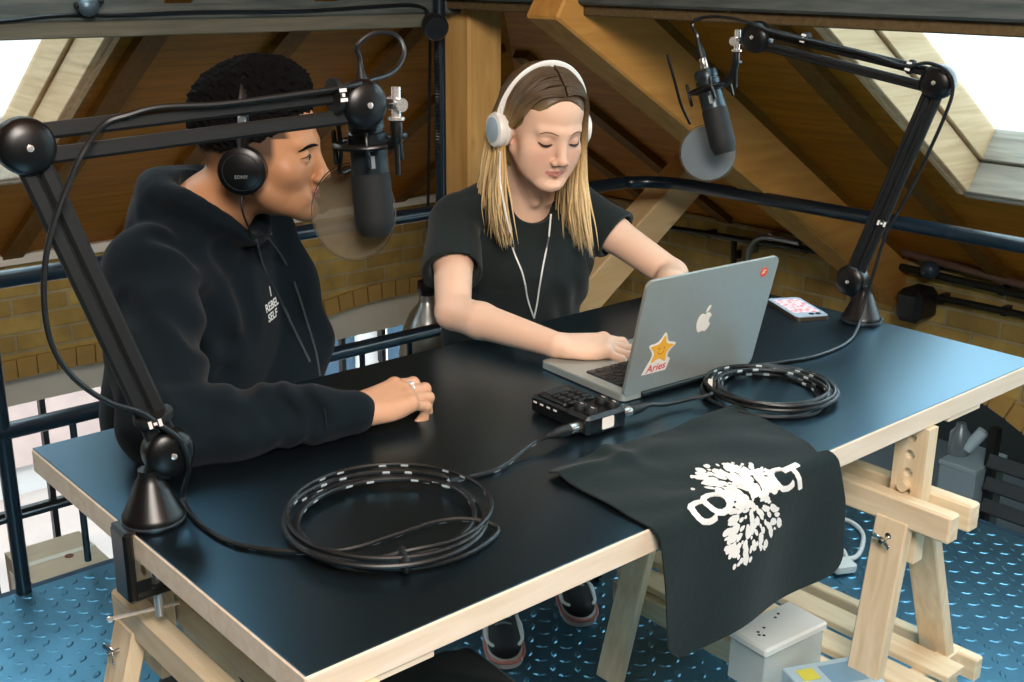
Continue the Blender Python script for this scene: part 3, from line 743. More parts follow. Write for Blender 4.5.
ox, oy = lid_from_px(764, 272)
mb = MB(); flat(mb, [(ox + .0095 * math.cos(t), oy + .0095 * math.sin(t)) for t in np.linspace(0, 6.28, 19)[:-1]], lid_pt, 0, .0005)
rs = mb.build('round_sticker', plain('orange_red', srgb(226, 88, 58), rough=.5), lid, smooth=False); rs['label'] = 'small round orange sticker'
mb = MB(); flat(mb, [(ox - .006, oy - .003), (ox + .002, oy - .001), (ox - .001, oy + .002), (ox + .006, oy + .004), (ox - .001, oy + .005), (ox - .003, oy + .001)], lid_pt, .0005, .0008)
mb.build('sticker_mark', M['paper'], rs, smooth=False)

# phone in a pink flowered case
pc_ = [on(x, y, 2, TZ) for x, y in ((767, 305), (797, 324), (830, 320), (796, 297))]
p0 = sum(pc_) / 4; ux = unit(pc_[1] - pc_[0]); uy = V(-ux[1], ux[0], 0)
r = thing('phone', p0, 'smartphone in a pink patterned case lying behind the laptop', 'phone')
MB().prism(rounded(.152, .078, .011), p0 + V(0, 0, 0.0005), ux, uy, .0085).build('body', plain('gold_metal', srgb(110, 98, 84), rough=.3, metal=.7), r, angle=30)
MB().prism(rounded(.15, .076, .010), p0 + V(0, 0, .009), ux, uy, .0012).build('clear_case', plain('case_back', srgb(176, 196, 212), rough=.25), r)
M['pink'], nt, b = new_mat('pink_pattern')
tc = nt.nodes.new('ShaderNodeTexCoord'); vo = nt.nodes.new('ShaderNodeTexVoronoi'); vo.inputs['Scale'].default_value = 85
rp = nt.nodes.new('ShaderNodeValToRGB'); rp.color_ramp.elements[0].color = srgb(240, 120, 140); rp.color_ramp.elements[0].position = .25; rp.color_ramp.elements[1].color = srgb(248, 222, 222); rp.color_ramp.elements[1].position = .5
nt.links.new(tc.outputs['Object'], vo.inputs['Vector']); nt.links.new(vo.outputs['Distance'], rp.inputs[0]); nt.links.new(rp.outputs[0], b.inputs['Base Color']); b.inputs['Roughness'].default_value = .4
MB().prism(rounded(.105, .062, .006), p0 - ux * .008 + V(0, 0, .0102), ux, uy, .0004).build('picture', M['pink'], r)
mb = MB()
for k in range(2): mb.rod(p0 + ux * (.058) + uy * (.02 - .016 * k) + V(0, 0, .0100), p0 + ux * .058 + uy * (.02 - .016 * k) + V(0, 0, .0116), .0058, 14)
mb.build('camera_lens', M['plastic'], r)

# audio recorder
R0 = [on(x, y, 2, TZ) for x, y in ((527, 414), (598, 446), (626, 424), (560, 400))]
rc = (R0[0] + R0[1] + R0[2] + R0[3]) / 4; rx = unit(V(.20, -1, 0)); rx = unit(R0[1] - R0[0]); ry = V(-rx[1], rx[0], 0)
RL_, RWd = .150, .088
rec = thing('audio_recorder', rc, 'black portable audio recorder with knobs between laptop and bag', 'recorder')
B3 = np.stack([rx, ry, V(0, 0, 1)], 1)
mb = MB(); mb.box(rc + V(0, 0, .017) - rx * .012, (RL_ - .02, .074, .03), B3, bev=.004); mb.box(rc + V(0, 0, .019) + rx * .045, (.058, RWd, .036), B3, bev=.006)
mb.box(rc + V(0, 0, .034) - rx * .03, (.07, .066, .008), B3, bev=.003); body = mb.build('body', M['plastic'], rec, angle=25)
MB().box(rc + V(0, 0, .0385) - rx * .052, (.022, .045, .001), B3).build('display', plain('recorder_screen', srgb(52, 62, 70), rough=.1), body)
for i in range(4):
    for j in range(3): MB().box(rc + V(0, 0, .039) + rx * (-.034 + .014 * i) + ry * (-.02 + .02 * j), (.009, .012, .004), B3, bev=.0012).build('button', M['matt'], rec)
for i in range(2):
    for j in range(2):
        k = MB().lathe([(.0105, 0), (.0105, .009), (.009, .011)], rc + V(0, 0, .036) + rx * (.032 + .026 * i) + ry * (-.024 + .048 * j), (0, 0, 1), 18).build('knob', M['matt'], rec)
        MB().box(rc + V(0, 0, .0474) + rx * (.036 + .026 * i) + ry * (-.024 + .048 * j), (.007, .0012, .0008), B3).build('pointer', M['print'], k, smooth=False)
MB().prism(rounded(.026, .02, .003), rc + rx * .0742 + V(0, 0, .02), ry, V(0, 0, 1), .0006).build('white_label', M['paper'], rec)
for k in range(4): MB().box(rc - rx * (.065 - .017 * k) - ry * .0372 + V(0, 0, .022), (.008, .001, .003), B3).build('side_marking', M['print'], rec, smooth=False)
JL = rc + rx * .055 - ry * .044 + V(0, 0, .018); JR = rc + rx * .055 + ry * .044 + V(0, 0, .018)
for j, d in ((JL, -ry), (JR, ry)): MB().lathe([(.0115, -.004), (.0115, .003), (.009, .003)], j, d, 18).build('socket', M['matt'], rec)

# black cotton bag with white print, hanging over the table's front edge
M['cotton'] = plain('black_cotton', srgb(24, 37, 38), rough=0.92, spec=.15, noise=.14, scale=90, bump=.25, sheen=.08)
C00, C10, C01, C11 = V(.548, .205), V(.985, .212), V(.534, .0), V(.942, .0)      # on the table: back-left, back-right, front-left, front-right
def cloth(u, v):
    """v 0..1 on the table (back to front edge), 1..2 hanging"""
    rad = .020
    wr = .0016 * math.sin(9 * u + 4 * v) + .0022 * math.sin(17 * u - 7 * v + 1.3) * math.sin(5 * v + 2 * u) 
    fold = .010 * math.exp(-((u - .27 - .10 * v) / .05) ** 2) * math.exp(-(v / .35) ** 2) + .008 * math.exp(-((v - .10 - .1 * math.sin(5 * u)) / .07) ** 2) * (.5 + .5 * math.sin(7 * u + .5))
    if v <= 1:
        a = C00 + (C10 - C00) * u; b = C01 + (C11 - C01) * u
        a = a + V(.0, .02 * math.sin(3.1 * u + .4) - .012 * (u * (1 - u) * 4)); p = a + (b - a) * v
        edge = min(1, (1 - v) / .15)
        corner = max(0, u - .88) / .12 * max(0, v - .55) / .45
        return V(p[0] - .02 * corner ** 2, p[1] + .0, TZ + .0052 + max(0, (wr + .0022) + fold) * edge)
    t = (v - 1) * .228 + 0.0
    s0 = C01[0] + (C11[0] - C01[0]) * u
    arc = rad * math.pi / 2
    if t < arc: a = t / rad; y = -rad * math.sin(a) ; z = TZ + .0052 - rad * (1 - math.cos(a))
    else: y = -rad; z = TZ + .0052 - rad - (t - arc)
    k = min(1, t / .1)
    y -= k * (.004 + .009 * math.sin(5.2 * u + .6) * (v - 1) + .004 * math.sin(11 * u + 2 * v))
    round_ = max(0, u - .9) / .1 * max(0, 1.25 - v) / .25
    return V(s0 + .030 * (v - 1) + .022 * u * (v - 1) + .008 * (1 - abs(2 * min(1, (v - 1) * 1.2) - 1)) * u, y, z + .004 * math.sin(6 * u) * (v - 1))
NU, NV = 72, 96
def rounded_uv(u, v):
    r_ = .09                                    # the two lower corners are rounded off
    for e_, sg in ((0, 1), (1, -1)):
        a_ = (r_ - abs(u - e_)) / r_; b_ = (v - (2 - .16)) / .16
        if a_ > 0 and b_ > 0:
            m_ = math.hypot(a_, b_); k_ = max(a_, b_) / m_ if m_ > 0 else 1
            u = e_ + sg * r_ * (1 - a_ * k_); v = 2 - .16 + .16 * b_ * k_
    return u, v
us = np.linspace(0, 1, NU); vv = np.linspace(0, 2, NV)
top = np.array([[cloth(*rounded_uv(u, v)) for v in vv] for u in us])
def cnorm(u, v, e=.004):
    du = cloth(min(1, u + e), v) - cloth(max(0, u - e), v); dv = cloth(u, min(2, v + e)) - cloth(u, max(0, v - e)); n = np.cross(dv, du); n = unit(n)
    return n if (n[2] > 0 or n[1] < 0) and not (n[1] > .5) else -n
nr = np.array([[cnorm(*rounded_uv(u, v)) for v in vv] for u in us]); th_ = .0028
fs = []
def id_(k, i, j): return k * NU * NV + i * NV + j
for i in range(NU - 1):
    for j in range(NV - 1):
        fs.append((id_(0, i, j), id_(0, i + 1, j), id_(0, i + 1, j + 1), id_(0, i, j + 1))); fs.append((id_(1, i, j), id_(1, i, j + 1), id_(1, i + 1, j + 1), id_(1, i + 1, j)))
for i in range(NU - 1):
    for j in (0, NV - 1): fs.append((id_(0, i, j), id_(1, i, j), id_(1, i + 1, j), id_(0, i + 1, j)))
for j in range(NV - 1):
    for i in (0, NU - 1): fs.append((id_(0, i, j), id_(0, i, j + 1), id_(1, i, j + 1), id_(1, i, j)))
bag = thing('cotton_bag', (.75, -.01, .53), 'black cotton bag with white print hanging over the table front', 'bag')
mesh_object('cloth', np.concatenate([top.reshape(-1, 3), (top - nr * th_).reshape(-1, 3)]), fs, [M['cotton']], bag, smooth=True, angle=60)
# its print: an arched word half dissolved in drops
def cl_uv_from_px(px, py):
    best = None
    for i in range(0, 61):
        for j in range(0, 81):
            u, v = i / 60, .2 + j / 80 * 1.7; p_ = cloth(u, v) - CAM; c_ = ROT.T @ p_
            d = (512 - FOC * c_[0] / c_[2] - px) ** 2 + (341 + FOC * c_[1] / c_[2] - py) ** 2
            if best is None or d < best[0]: best = (d, u, v)
    return best[1:]
def cp_(u, v, d=.0008): u = min(.995, max(.005, u)); v = min(1.99, max(.01, v)); return cloth(u, v) + cnorm(u, v) * d
mb = MB()
ua, va = cl_uv_from_px(703, 513); ub, vb = cl_uv_from_px(797, 478)
UL, VL = .42, .232                                              # metres per unit u, v
dx, dy = (ub - ua) * UL, (vb - va) * VL; span = math.hypot(dx, dy); tx_, ty_ = dx / span, dy / span
letters = 'CONTACT'
for k, ch in enumerate(letters):
    v2, f2 = text_mesh(ch, .058 if k in (0, 1, 5, 6) else .046, .0010, res=3)
    for _ in range(2):                                   # split the triangles so the letters follow the cloth
        nv_, nf_, mid = [tuple(q_) for q_ in v2], [], {}
        def mp_(i, j):
            key = (min(i, j), max(i, j))
            if key not in mid: mid[key] = len(nv_); nv_.append(((nv_[i][0] + nv_[j][0]) / 2, (nv_[i][1] + nv_[j][1]) / 2))
            return mid[key]
        for f_ in f2:
            for q_ in range(1, len(f_) - 1):
                i, j, l = f_[0], f_[q_], f_[q_ + 1]; a_, b_, c__ = mp_(i, j), mp_(j, l), mp_(l, i); nf_ += [(i, a_, c__), (a_, j, b_), (c__, b_, l), (a_, b_, c__)]
        v2, f2 = np.array(nv_), nf_
    t = k / 6; bow = .012 * math.sin(math.pi * t); tilt = (t - .5) * .12
    for_c = []
    c_, s_ = math.cos(tilt), math.sin(tilt)
    for x, y in v2:
        x, y = x * 1.12, y * 1.0
        x, y = x * c_ + y * s_ * -1, x * s_ + y * c_
        X_ = t * span + x; Y_ = y + bow
        for_c.append(cp_(ua + (X_ * tx_ + Y_ * ty_) / UL, va + (X_ * ty_ - Y_ * tx_) / VL, .0012))
    mb.add(for_c, f2)
    for ox_, oy_ in ((.0013, 0), (-.0013, 0), (0, .0013), (0, -.0013)):
        sh_ = V(*(cp_(ua + t * span * tx_ / UL + ox_ / UL, va + t * span * ty_ / VL + oy_ / VL) - cp_(ua + t * span * tx_ / UL, va + t * span * ty_ / VL)))
        mb.add([q_ + sh_ for q_ in for_c], f2)
uvc = [cl_uv_from_px(x, y) for x, y in ((745, 500),)][0]
def drop(px, py, rx_, ry_, ang):
    u, v = px; n = 10; pl = []
    for k in range(n):
        a = 2 * math.pi * k / n; x, y = rx_ * math.cos(a) * (1 + .15 * math.sin(3 * a + px[0] * 90)), ry_ * math.sin(a); c_, s_ = math.cos(ang), math.sin(ang)
        pl.append(cp_(u + (x * c_ - y * s_) / UL, v + (x * s_ + y * c_) / VL, .0009 + rnd.random() * .0004))
    mb.add([sum(pl) / n] + pl, [(0, 1 + k, 1 + (k + 1) % n) for k in range(n)])
A_ = cl_uv_from_px(698, 480); B_ = cl_uv_from_px(706, 465); D_ = cl_uv_from_px(784, 472); E_ = cl_uv_from_px(742, 566); F_ = cl_uv_from_px(780, 520); G_ = cl_uv_from_px(722, 530)
outline = [cl_uv_from_px(x, y) for x, y in ((692, 482), (704, 467), (745, 463), (770, 470), (776, 496), (780, 522), (766, 548), (752, 560), (735, 565), (724, 545), (726, 522), (724, 498))]
def inside(u, v):
    c_ = False; n = len(outline)
    for i in range(n):
        (x1, y1), (x2, y2) = outline[i], outline[i - 1]
        if (y1 > v) != (y2 > v) and u < (x2 - x1) * (v - y1) / (y2 - y1) + x1: c_ = not c_
    return c_
cu = sum(o[0] for o in outline) / 12; cv = sum(o[1] for o in outline) / 12
cnt = 0
while cnt < 240:
    u = rnd.uniform(min(o[0] for o in outline), max(o[0] for o in outline)); v = rnd.uniform(min(o[1] for o in outline), max(o[1] for o in outline))
    if not inside(u, v): continue
    if 1.55 < v and rnd.random() < .45: continue
    d = V((u - cu) * UL, (v - cv) * VL); ang = math.atan2(d[1], d[0]) + rnd.uniform(-.4, .4); s = rnd.choice([.003, .004, .005, .006, .0075]) * (1.0 if v < 1.35 else .95)
    drop((u, v), None, s * rnd.uniform(1.1, 1.9), s * .85, ang); cnt += 1
for x, y in ((734, 567), (741, 562), (729, 556), (751, 559), (760, 549), (693, 478), (698, 474), (694, 490)): drop(cl_uv_from_px(x, y), None, .0052, .0036, -1.0)
mb.build('print', M['print'], bag, smooth=False)['label'] = 'white CONTACT lettering breaking into drops'
# ------------------------------------------------------------------ microphone arms, microphones, cables
def ties(parent, c, d, r=.012, w=.006):
    d = unit(d); t = MB().lathe([(r, -w), (r + .001, 0), (r, w)], c, d, 14).build('cable_tie', M['matt'], parent)
    s, u, d = frame(d); toc = unit(CAM - c); toc = unit(toc - d * np.dot(toc, d)); sd = np.cross(d, toc)
    m = MB()
    for k in (-1, 0, 1):
        m.box(np.asarray(c) + toc * (r + .0012) + sd * .0064 * k, (.0046, .0105 if k else .004, .0006), np.stack([sd, d, toc], 1))
    m.build('tie_marking', M['print'], t, smooth=False)
def boom(base, L0, L1, L2, tip, label, side):
    n = np.cross(L1 - L0, L2 - L1); n = unit(n); n = n if np.dot(n, CAM - L1) > 0 else -n        # the arm's plane, facing the viewer
    r = thing('boom_stand', (base[0], base[1], TZ), label, 'microphone stand', 'desk microphone arms')
    m = MB().lathe([(.0405, .001), (.0415, .004), (.0415, .014), (.039, .017), (.019, .062), (.0145, .068), (.0145, .078)], (base[0], base[1], TZ), (0, 0, 1), 32)
    b = m.build('base', M['plastic'], r)
    MB().lathe([(.0425, .0055), (.0425, .0085)], (base[0], base[1], TZ), (0, 0, 1), 32).build('base_ring', plain('worn_ring', srgb(90, 98, 104), rough=.3, metal=.6), b)
    # clamp under the table edge
    if side == 'left':
        o = V(-.010, base[1], 0); ax = V(0, 1, 0); inw = V(1, 0, 0)
    else:
        o = V(TX + .010, base[1], 0); ax = V(0, 1, 0); inw = V(-1, 0, 0)
    c = MB(); R3 = np.stack([inw, np.cross(V(0, 0, 1), inw), V(0, 0, 1)], 1)
    c.box(o + V(0, 0, TZ - .047), (.014, .046, .104), R3, bev=.004); c.box(o + inw * .02 + V(0, 0, TZ + .004), (.05, .046, .005), R3, bev=.002); c.box(o + inw * .03 + V(0, 0, TZ - .096), (.07, .04, .012), R3, bev=.004)
    cl = c.build('clamp', M['plastic'], r, smooth=False)
    s0 = o + inw * .042
    MB().rod(s0 + V(0, 0, TZ - .044), s0 + V(0, 0, TZ - .142), .006, 12).lathe([(.014, 0), (.014, .005)], s0 + V(0, 0, TZ - .046), (0, 0, 1), 16).build('screw', M['chrome'], cl)
    MB().rod(s0 + V(0, 0, TZ - .134) + inw * .03, s0 + V(0, 0, TZ - .134) - inw * .062 + V(0, .02, 0), .0028, 8).ball(s0 + V(0, 0, TZ - .134) - inw * .062 + V(0, .02, 0), .005, 8).build('screw_handle', M['chrome'], cl)
    # post with fork
    MB().rod((base[0], base[1], TZ + .074), (base[0], base[1], L0[2] - .02), .0095, 14).box(((base[0] + L0[0]) / 2, (base[1] + L0[1]) / 2, L0[2] - .02), (.03, .03, .036), bev=.006).build('swivel_post', M['plastic'], r)
    for c in (L0, L1, L2):
        d = MB().lathe([(.026, -.020), (.032, -.016), (.034, -.008), (.034, .008), (.0325, .013), (.027, .018), (.016, .0215), (.001, .0228)], c, n, 28).build('joint_disc', M['plastic'], r)
        MB().lathe([(.0042, .021), (.0042, .0243), (.002, .025)], c, n, 14).build('rivet', M['chrome'], d)
    for nm, a, b_ in (('lower_bar', L0, L1), ('upper_bar', L1, L2)):
        d = unit(b_ - a); pr = np.cross(n, d) * (.72 if nm == 'lower_bar' else 1.0)
        for s in (-1, 1):
            MB().beam(a + pr * .0145 * s + d * .02, b_ + pr * .0145 * s - d * .02, .0195, .015, n, bev=.004).build(nm, M['matt'], r, angle=30)
        sp = MB()
        for s, off in ((-1, -.006), (1, -.006)):
            q0, q1 = a + pr * .0145 * s + d * .03 + n * .0085, b_ + pr * .0145 * s - d * .03 + n * .0085
            sp.rod(q0, q1, .0017, 8)
        if side == 'right': sp.build('tension_rod', M['plastic'], r)
    # tip: bright swivel and hanging stem
    d = unit(tip - L2)
    MB().rod(L2 + d * .028, tip - d * .006, .007, 12).build('tip_bar', M['plastic'], r)
    sw = MB().rod(tip - V(0, 0, .020), tip + V(0, 0, .024), .007, 14).rod(tip - n * .017, tip + n * .017, .0095, 16).lathe([(.012, 0), (.012, .004)], tip - V(0, 0, .022), (0, 0, 1), 16).build('swivel', M['chrome'], r)
    return r, n
def pl_n(phi): return V(-math.sin(math.radians(phi)), math.cos(math.radians(phi)), 0)
def in_plane(px, py, base, phi, off=0.0):
    n = pl_n(phi); n = n if np.dot(n, CAM - base) > 0 else -n
    return on_plane(px, py, np.asarray(base, float) + n * off, n)
bL = V(.036, .447, .8); bR = V(1.606, .369, .8)
PL, PR = -5, -82
armL, nL = boom(bL, in_plane(168, 451, bL, PL), in_plane(25, 146, bL, PL), in_plane(362, 104, bL, PL), in_plane(396, 104, bL, PL), 'black jointed microphone arm clamped to the table edge beside the man', 'left')
armR, nR = boom(bR, in_plane(852, 280, bR, PR), in_plane(938, 82, bR, PR), in_plane(757, 37, bR, PR), in_plane(737, 41, bR, PR), 'black jointed microphone arm at the right end under the skylight', 'right')
M['gauze'], nt, b = new_mat('pop_gauze')
b.inputs['Base Color'].default_value = srgb(118, 108, 90); b.inputs['Roughness'].default_value = .8; b.inputs['Alpha'].default_value = .55; b.inputs['Specular IOR Level'].default_value = 0
M['gauze2'], nt, b = new_mat('pop_gauze_light')
b.inputs['Base Color'].default_value = srgb(120, 130, 136); b.inputs['Roughness'].default_value = .8; b.inputs['Alpha'].default_value = .64; b.inputs['Specular IOR Level'].default_value = 0
M['grille'], nt, b = new_mat('black_mesh')
tc = nt.nodes.new('ShaderNodeTexCoord'); ck = nt.nodes.new('ShaderNodeTexChecker'); ck.inputs['Scale'].default_value = 520; ck.inputs['Color1'].default_value = srgb(13, 16, 18); ck.inputs['Color2'].default_value = srgb(22, 26, 28)
nt.links.new(tc.outputs['Object'], ck.inputs[0]); nt.links.new(ck.outputs[0], b.inputs['Base Color']); b.inputs['Roughness'].default_value = .7
M['micbody'] = plain('microphone_metal', srgb(58, 68, 74), rough=.33, metal=.75, noise=.08, scale=30)

def microphone(top, bot, tip, face, label, mlabel, pop_c, pop_r, pop_n, swl, plab, gauze):
    """top/bottom of the body; face: direction the grille's shoulder cut faces"""
    d = unit(bot - top); L = np.linalg.norm(bot - top); R = .0275
    mic = thing('microphone', (top + bot) / 2, label, 'microphone', 'studio microphones')
    MB().lathe([(.012, -.002), (R - .004, 0), (R - .001, .004), (R - .001, .018), (R - .003, .0195), (R - .003, .022), (R, .024), (R, L * .56), (R + .0006, L * .56), (R + .0006, L * .60)], top, d, 30).build('body', M['micbody'], mic)
    # grille with a slanting shoulder: lower half
    n = 30; sd, u, _ = frame(d); fc = unit(face - d * np.dot(face, d)); vs = []; fs = []; rows = 10
    for i in range(rows + 1):
        for k in range(n):
            a = 2 * math.pi * k / n; q = sd * math.cos(a) + u * math.sin(a); cut = L * (.52 + .06 * np.tanh(3 * -np.dot(q, fc)))
            t = cut + (L - cut) * i / rows; rr = R + .0018
            if i >= rows - 1: rr -= .003 * (i - rows + 2)
            vs.append(top + d * t + q * rr)
    for i in range(rows):
        for k in range(n): fs.append((i * n + k, i * n + (k + 1) % n, (i + 1) * n + (k + 1) % n, (i + 1) * n + k))
    fs.append(tuple(range(rows * n, rows * n + n)))
    mesh_object('grille', np.array(vs), fs, [M['grille']], mic, angle=50)
    c = top + d * L * .36 + fc * (R + .0005); s_ = np.cross(d, fc)
    MB().prism([(x * .006, y * .009) for x, y in ((-1, -1), (1, -1), (1, 1), (-1, 1))], c, s_, d, .0006).build('badge', plain('grey_badge', srgb(120, 128, 132), rough=.4), mic)
    # shock mount: ring, elastic bands, bracket to the arm's swivel, pop filter on a stalk
    ctr = top + d * L * .22
    sm = thing('shock_mount', ctr, mlabel, 'shock mount', 'shock mounts on the arms')
    sd, u, _ = frame(d, (tip - ctr))
    ring = lambda c_, rad, k=36: [c_ + (sd * math.cos(t) + u * math.sin(t)) * rad for t in np.linspace(0, 2 * math.pi, k + 1)[:-1]]
    MB().tube(ring(ctr, .0455), .0062, 10, closed=True, flat=.8).build('outer_ring', M['plastic'], sm)
    MB().tube(ring(ctr + d * .004, .0300), .0042, 10, closed=True).build('inner_ring', M['matt'], sm)
    eb = MB(); 
    for k in range(8):
        a0, a1 = 2 * math.pi * k / 8, 2 * math.pi * (k + .5) / 8
        for a_, b_ in ((a0, a1), (a1, a0 + 2 * math.pi / 8)):
            p_ = ctr + (sd * math.cos(a_) + u * math.sin(a_)) * (.0455 if a_ == a0 else .031) + d * (.0 if a_ == a0 else .004)
            q_ = ctr + (sd * math.cos(b_) + u * math.sin(b_)) * (.031 if b_ == a1 else .0455) + d * (.004 if b_ == a1 else 0)
            eb.rod(p_, q_, .0016, 6)
    eb.build('elastic_band', M['rubber'], sm)
    for k in range(4):
        cl = MB()
        a = 2 * math.pi * (k + .5) / 4; p_ = ctr + (sd * math.cos(a) + u * math.sin(a)) * .0475
        cl.beam(p_ - d * .022, p_ + d * .03, .008, .006, u, bev=.002).build('prong', M['plastic'], sm)
    tdir = unit((tip - V(0, 0, .024)) - ctr); e0 = ctr + unit(tdir - d * np.dot(tdir, d)) * .048
    MB().tube(crv([e0, e0 * .45 + (tip - V(0, 0, .03)) * .55 + d * .012, tip - V(0, 0, .045), tip - V(0, 0, .024)], 8), [.0085] * 25, 12).build('bracket', M['plastic'], sm)
    bb = tip - V(0, 0, .045)
    MB().rod(bb, bb + V(0, 0, -.045) + d * .01, .004, 8).rod(bb + nL * .0, bb + V(0, 0, -.002) + sd * .016, .006, 10).build('locking_lever', M['plastic'], sm)
    # pop filter
    pn = unit(pop_n); ps, pu, _ = frame(pn)
    st = swl
    MB().tube(crv(st, 8), .0035, 8).build('filter_stalk', M['plastic'], sm)
    pf = MB().lathe([(pop_r - .003, -.0008), (pop_r - .003, .0008)], pop_c, pn, 48).build('pop_filter', gauze, sm); pf['label'] = plab
    MB().tube([pop_c + (ps * math.cos(t) + pu * math.sin(t)) * pop_r for t in np.linspace(0, 2 * math.pi, 49)[:-1]], .0009, 6, closed=True).build('rim', plain('rim_grey', srgb(70, 70, 64), rough=.8), pf)
    return mic
# left: hangs just behind the arm's end disc
oL = -.062
pxL = lambda x, y, o=oL: in_plane(x, y, bL, PL, o)
mTL, mBL = pxL(365, 116), pxL(376, 233)
tipL = in_plane(396, 104, bL, PL)
toc = unit(CAM - mBL)
pcL = pxL(353, 212, oL - .07)
microphone(mTL, mBL, tipL, unit(V(-.5, -.9, 0)), 'black studio microphone hanging in front of the man', 'black shock mount holding the microphone by the man', pcL, .0745, unit(toc + V(-.62, .25, .0)), [pxL(338, 122, oL - .02), pxL(341, 150, oL - .03), pxL(340, 172, oL - .055), pcL + V(0, 0, .066)], 'grey gauze disc', M['gauze'])
oR = -.01
pxR = lambda x, y, o=oR: in_plane(x, y, bR, PR, o)
mTR, mBR = pxR(705, 70), pxR(725, 153)
tipR = in_plane(737, 41, bR, PR)
pcR = pxR(708, 153, oR - .06)
toc = unit(CAM - pcR)
microphone(mTR, mBR, tipR, unit(V(-.75, -.6, 0)), 'black studio microphone hanging up to the right of the woman', 'black shock mount holding the microphone by the right roof slope', pcR, .0665, unit(toc + V(.18, 0, .1)), [pxR(667, 54, oR), pxR(674, 78, oR - .01), pxR(681, 104, oR - .03), pxR(690, 124, oR - .055)], 'pale grey gauze disc', M['gauze2'])

M['cable'] = plain('cable_sheath', srgb(20, 24, 27), rough=.42, noise=.1)
M['cableink'] = plain('cable_lettering', srgb(176, 190, 194), rough=.5)
def xlr(parent, base, d, name='plug', n=20):
    """plug whose metal shell starts at base and whose rubber boot points along d"""
    p_ = MB().lathe([(.0085, 0), (.0092, .001), (.0092, .026), (.0085, .028)], base, d, n).build(name, plain('nickel_shell', srgb(176, 172, 164), rough=.25, metal=.9), parent)
    MB().lathe([(.0095, .024), (.0096, .036), (.008, .052), (.0046, .068), (.004, .072)], base, d, n).build('boot', M['rubber'], p_)
    return base + unit(d) * .068
def printed(step, every):
    return lambda i, k: 1 if (i // step) % every == 0 and (i // (step * every)) % 3 != 2 and k in (1, 2) else 0
def coil(c, rad, turns, a0, seed, squash=1.0, sweep=None):
    rg = random.Random(seed); out = []; steps = 14
    N = int(turns * steps); ph = [rg.uniform(0, 6.28) for _ in range(6)]
    tot = turns * 2 * math.pi if sweep is None else sweep
    for i in range(N + 1):
        t = a0 + tot * i / N; k = i / steps
        rr = rad * (1 + .075 * math.sin(k * 2.4 + ph[0]) + .045 * math.sin(k * 5.1 + ph[1])); cx = .013 * math.sin(k * 1.7 + ph[2]); cy = .013 * math.sin(k * 1.3 + ph[3])
        z = TZ + .0048 + .0042 * (k % 3.3) + .003 * (1 + math.sin(k * 4 + ph[4]))
        out.append(V(c[0] + cx + rr * math.cos(t), c[1] + cy + rr * math.sin(t) * squash, z))
    return out
tz = lambda x, y, dz=.0045: on(x, y, 2, TZ + dz)
CR = .0037
# left cable
apL = lambda x, y, o=.014: in_plane(x, y, bL, PL, o)
r = thing('microphone_cable', tz(390, 522), 'black cable from the left microphone, coiled at the table front', 'cable', 'microphone cables')
dL = unit(mTL - mBL); e = xlr(r, mTL + dL * .002, dL)
loop = [e, e + dL * .014, apL(357, 46, -.055), apL(374, 33, -.05), apL(397, 36, -.045), apL(404, 54, -.035), apL(393, 72, -.02), apL(372, 80, .0), apL(345, 87, .02), apL(290, 95, .020), apL(220, 104, .018), apL(160, 107, .016), apL(128, 115, .014), apL(104, 124, .012), apL(84, 150, .03), apL(66, 190, .03), apL(48, 245, .03), apL(44, 300, .03), apL(52, 345, .03), apL(74, 378, .03), apL(108, 402, .03), apL(140, 412, .026), apL(158, 424, .028), apL(180, 440, .03), apL(189, 468, .02)]
loop += [tz(183, 498, .012), tz(198, 522), tz(228, 541), tz(262, 549), tz(302, 552, .006), tz(350, 549, .012), tz(398, 534, .016), tz(440, 521, .018), tz(474, 520, .016)]
cc = V(.278, .238, 0); a0 = math.atan2(tz(486, 530)[1] - cc[1], tz(486, 530)[0] - cc[0])
a_out = math.atan2(tz(445, 483)[1] - cc[1], tz(445, 483)[0] - cc[0])
loop += coil(cc, .130, 6, a0, 3, 1.0, -(6 * 2 * math.pi - ((a_out - a0) % (2 * math.pi))))
loop += [tz(448, 481, .01), tz(470, 477), tz(500, 468)]
d_ = -ry; pe = JL + d_ * .0
loop_end = JL - ry * .072
loop += [loop_end - ry * .03 - V(0, 0, .006), loop_end]
P_ = resample(crv(loop, 5), .0055)
MB().tube(P_, CR, 8, band=printed(2, 3)).build('cord', [M['cable'], M['cableink']], r)
xlr(r, JL, -ry)
sc = tz(404, 560, .0125); rd_ = unit((sc - cc) * V(1, 1, 0)); MB().box(sc, (.013, .050, .022), np.stack([V(-rd_[1], rd_[0], 0), rd_, V(0, 0, 1)], 1), bev=.006).build('strap', M['matt'], r)
for (x, y), (x2, y2) in (((330, 92), (300, 96)), ((40, 148), (0, 0)),):
    if x2: ties(armL, apL(335, 96, .006), apL(300, 96) - apL(340, 92), .024, .004)
ties(armL, apL(153, 416, .006), apL(120, 300) - apL(160, 430), .026, .005)
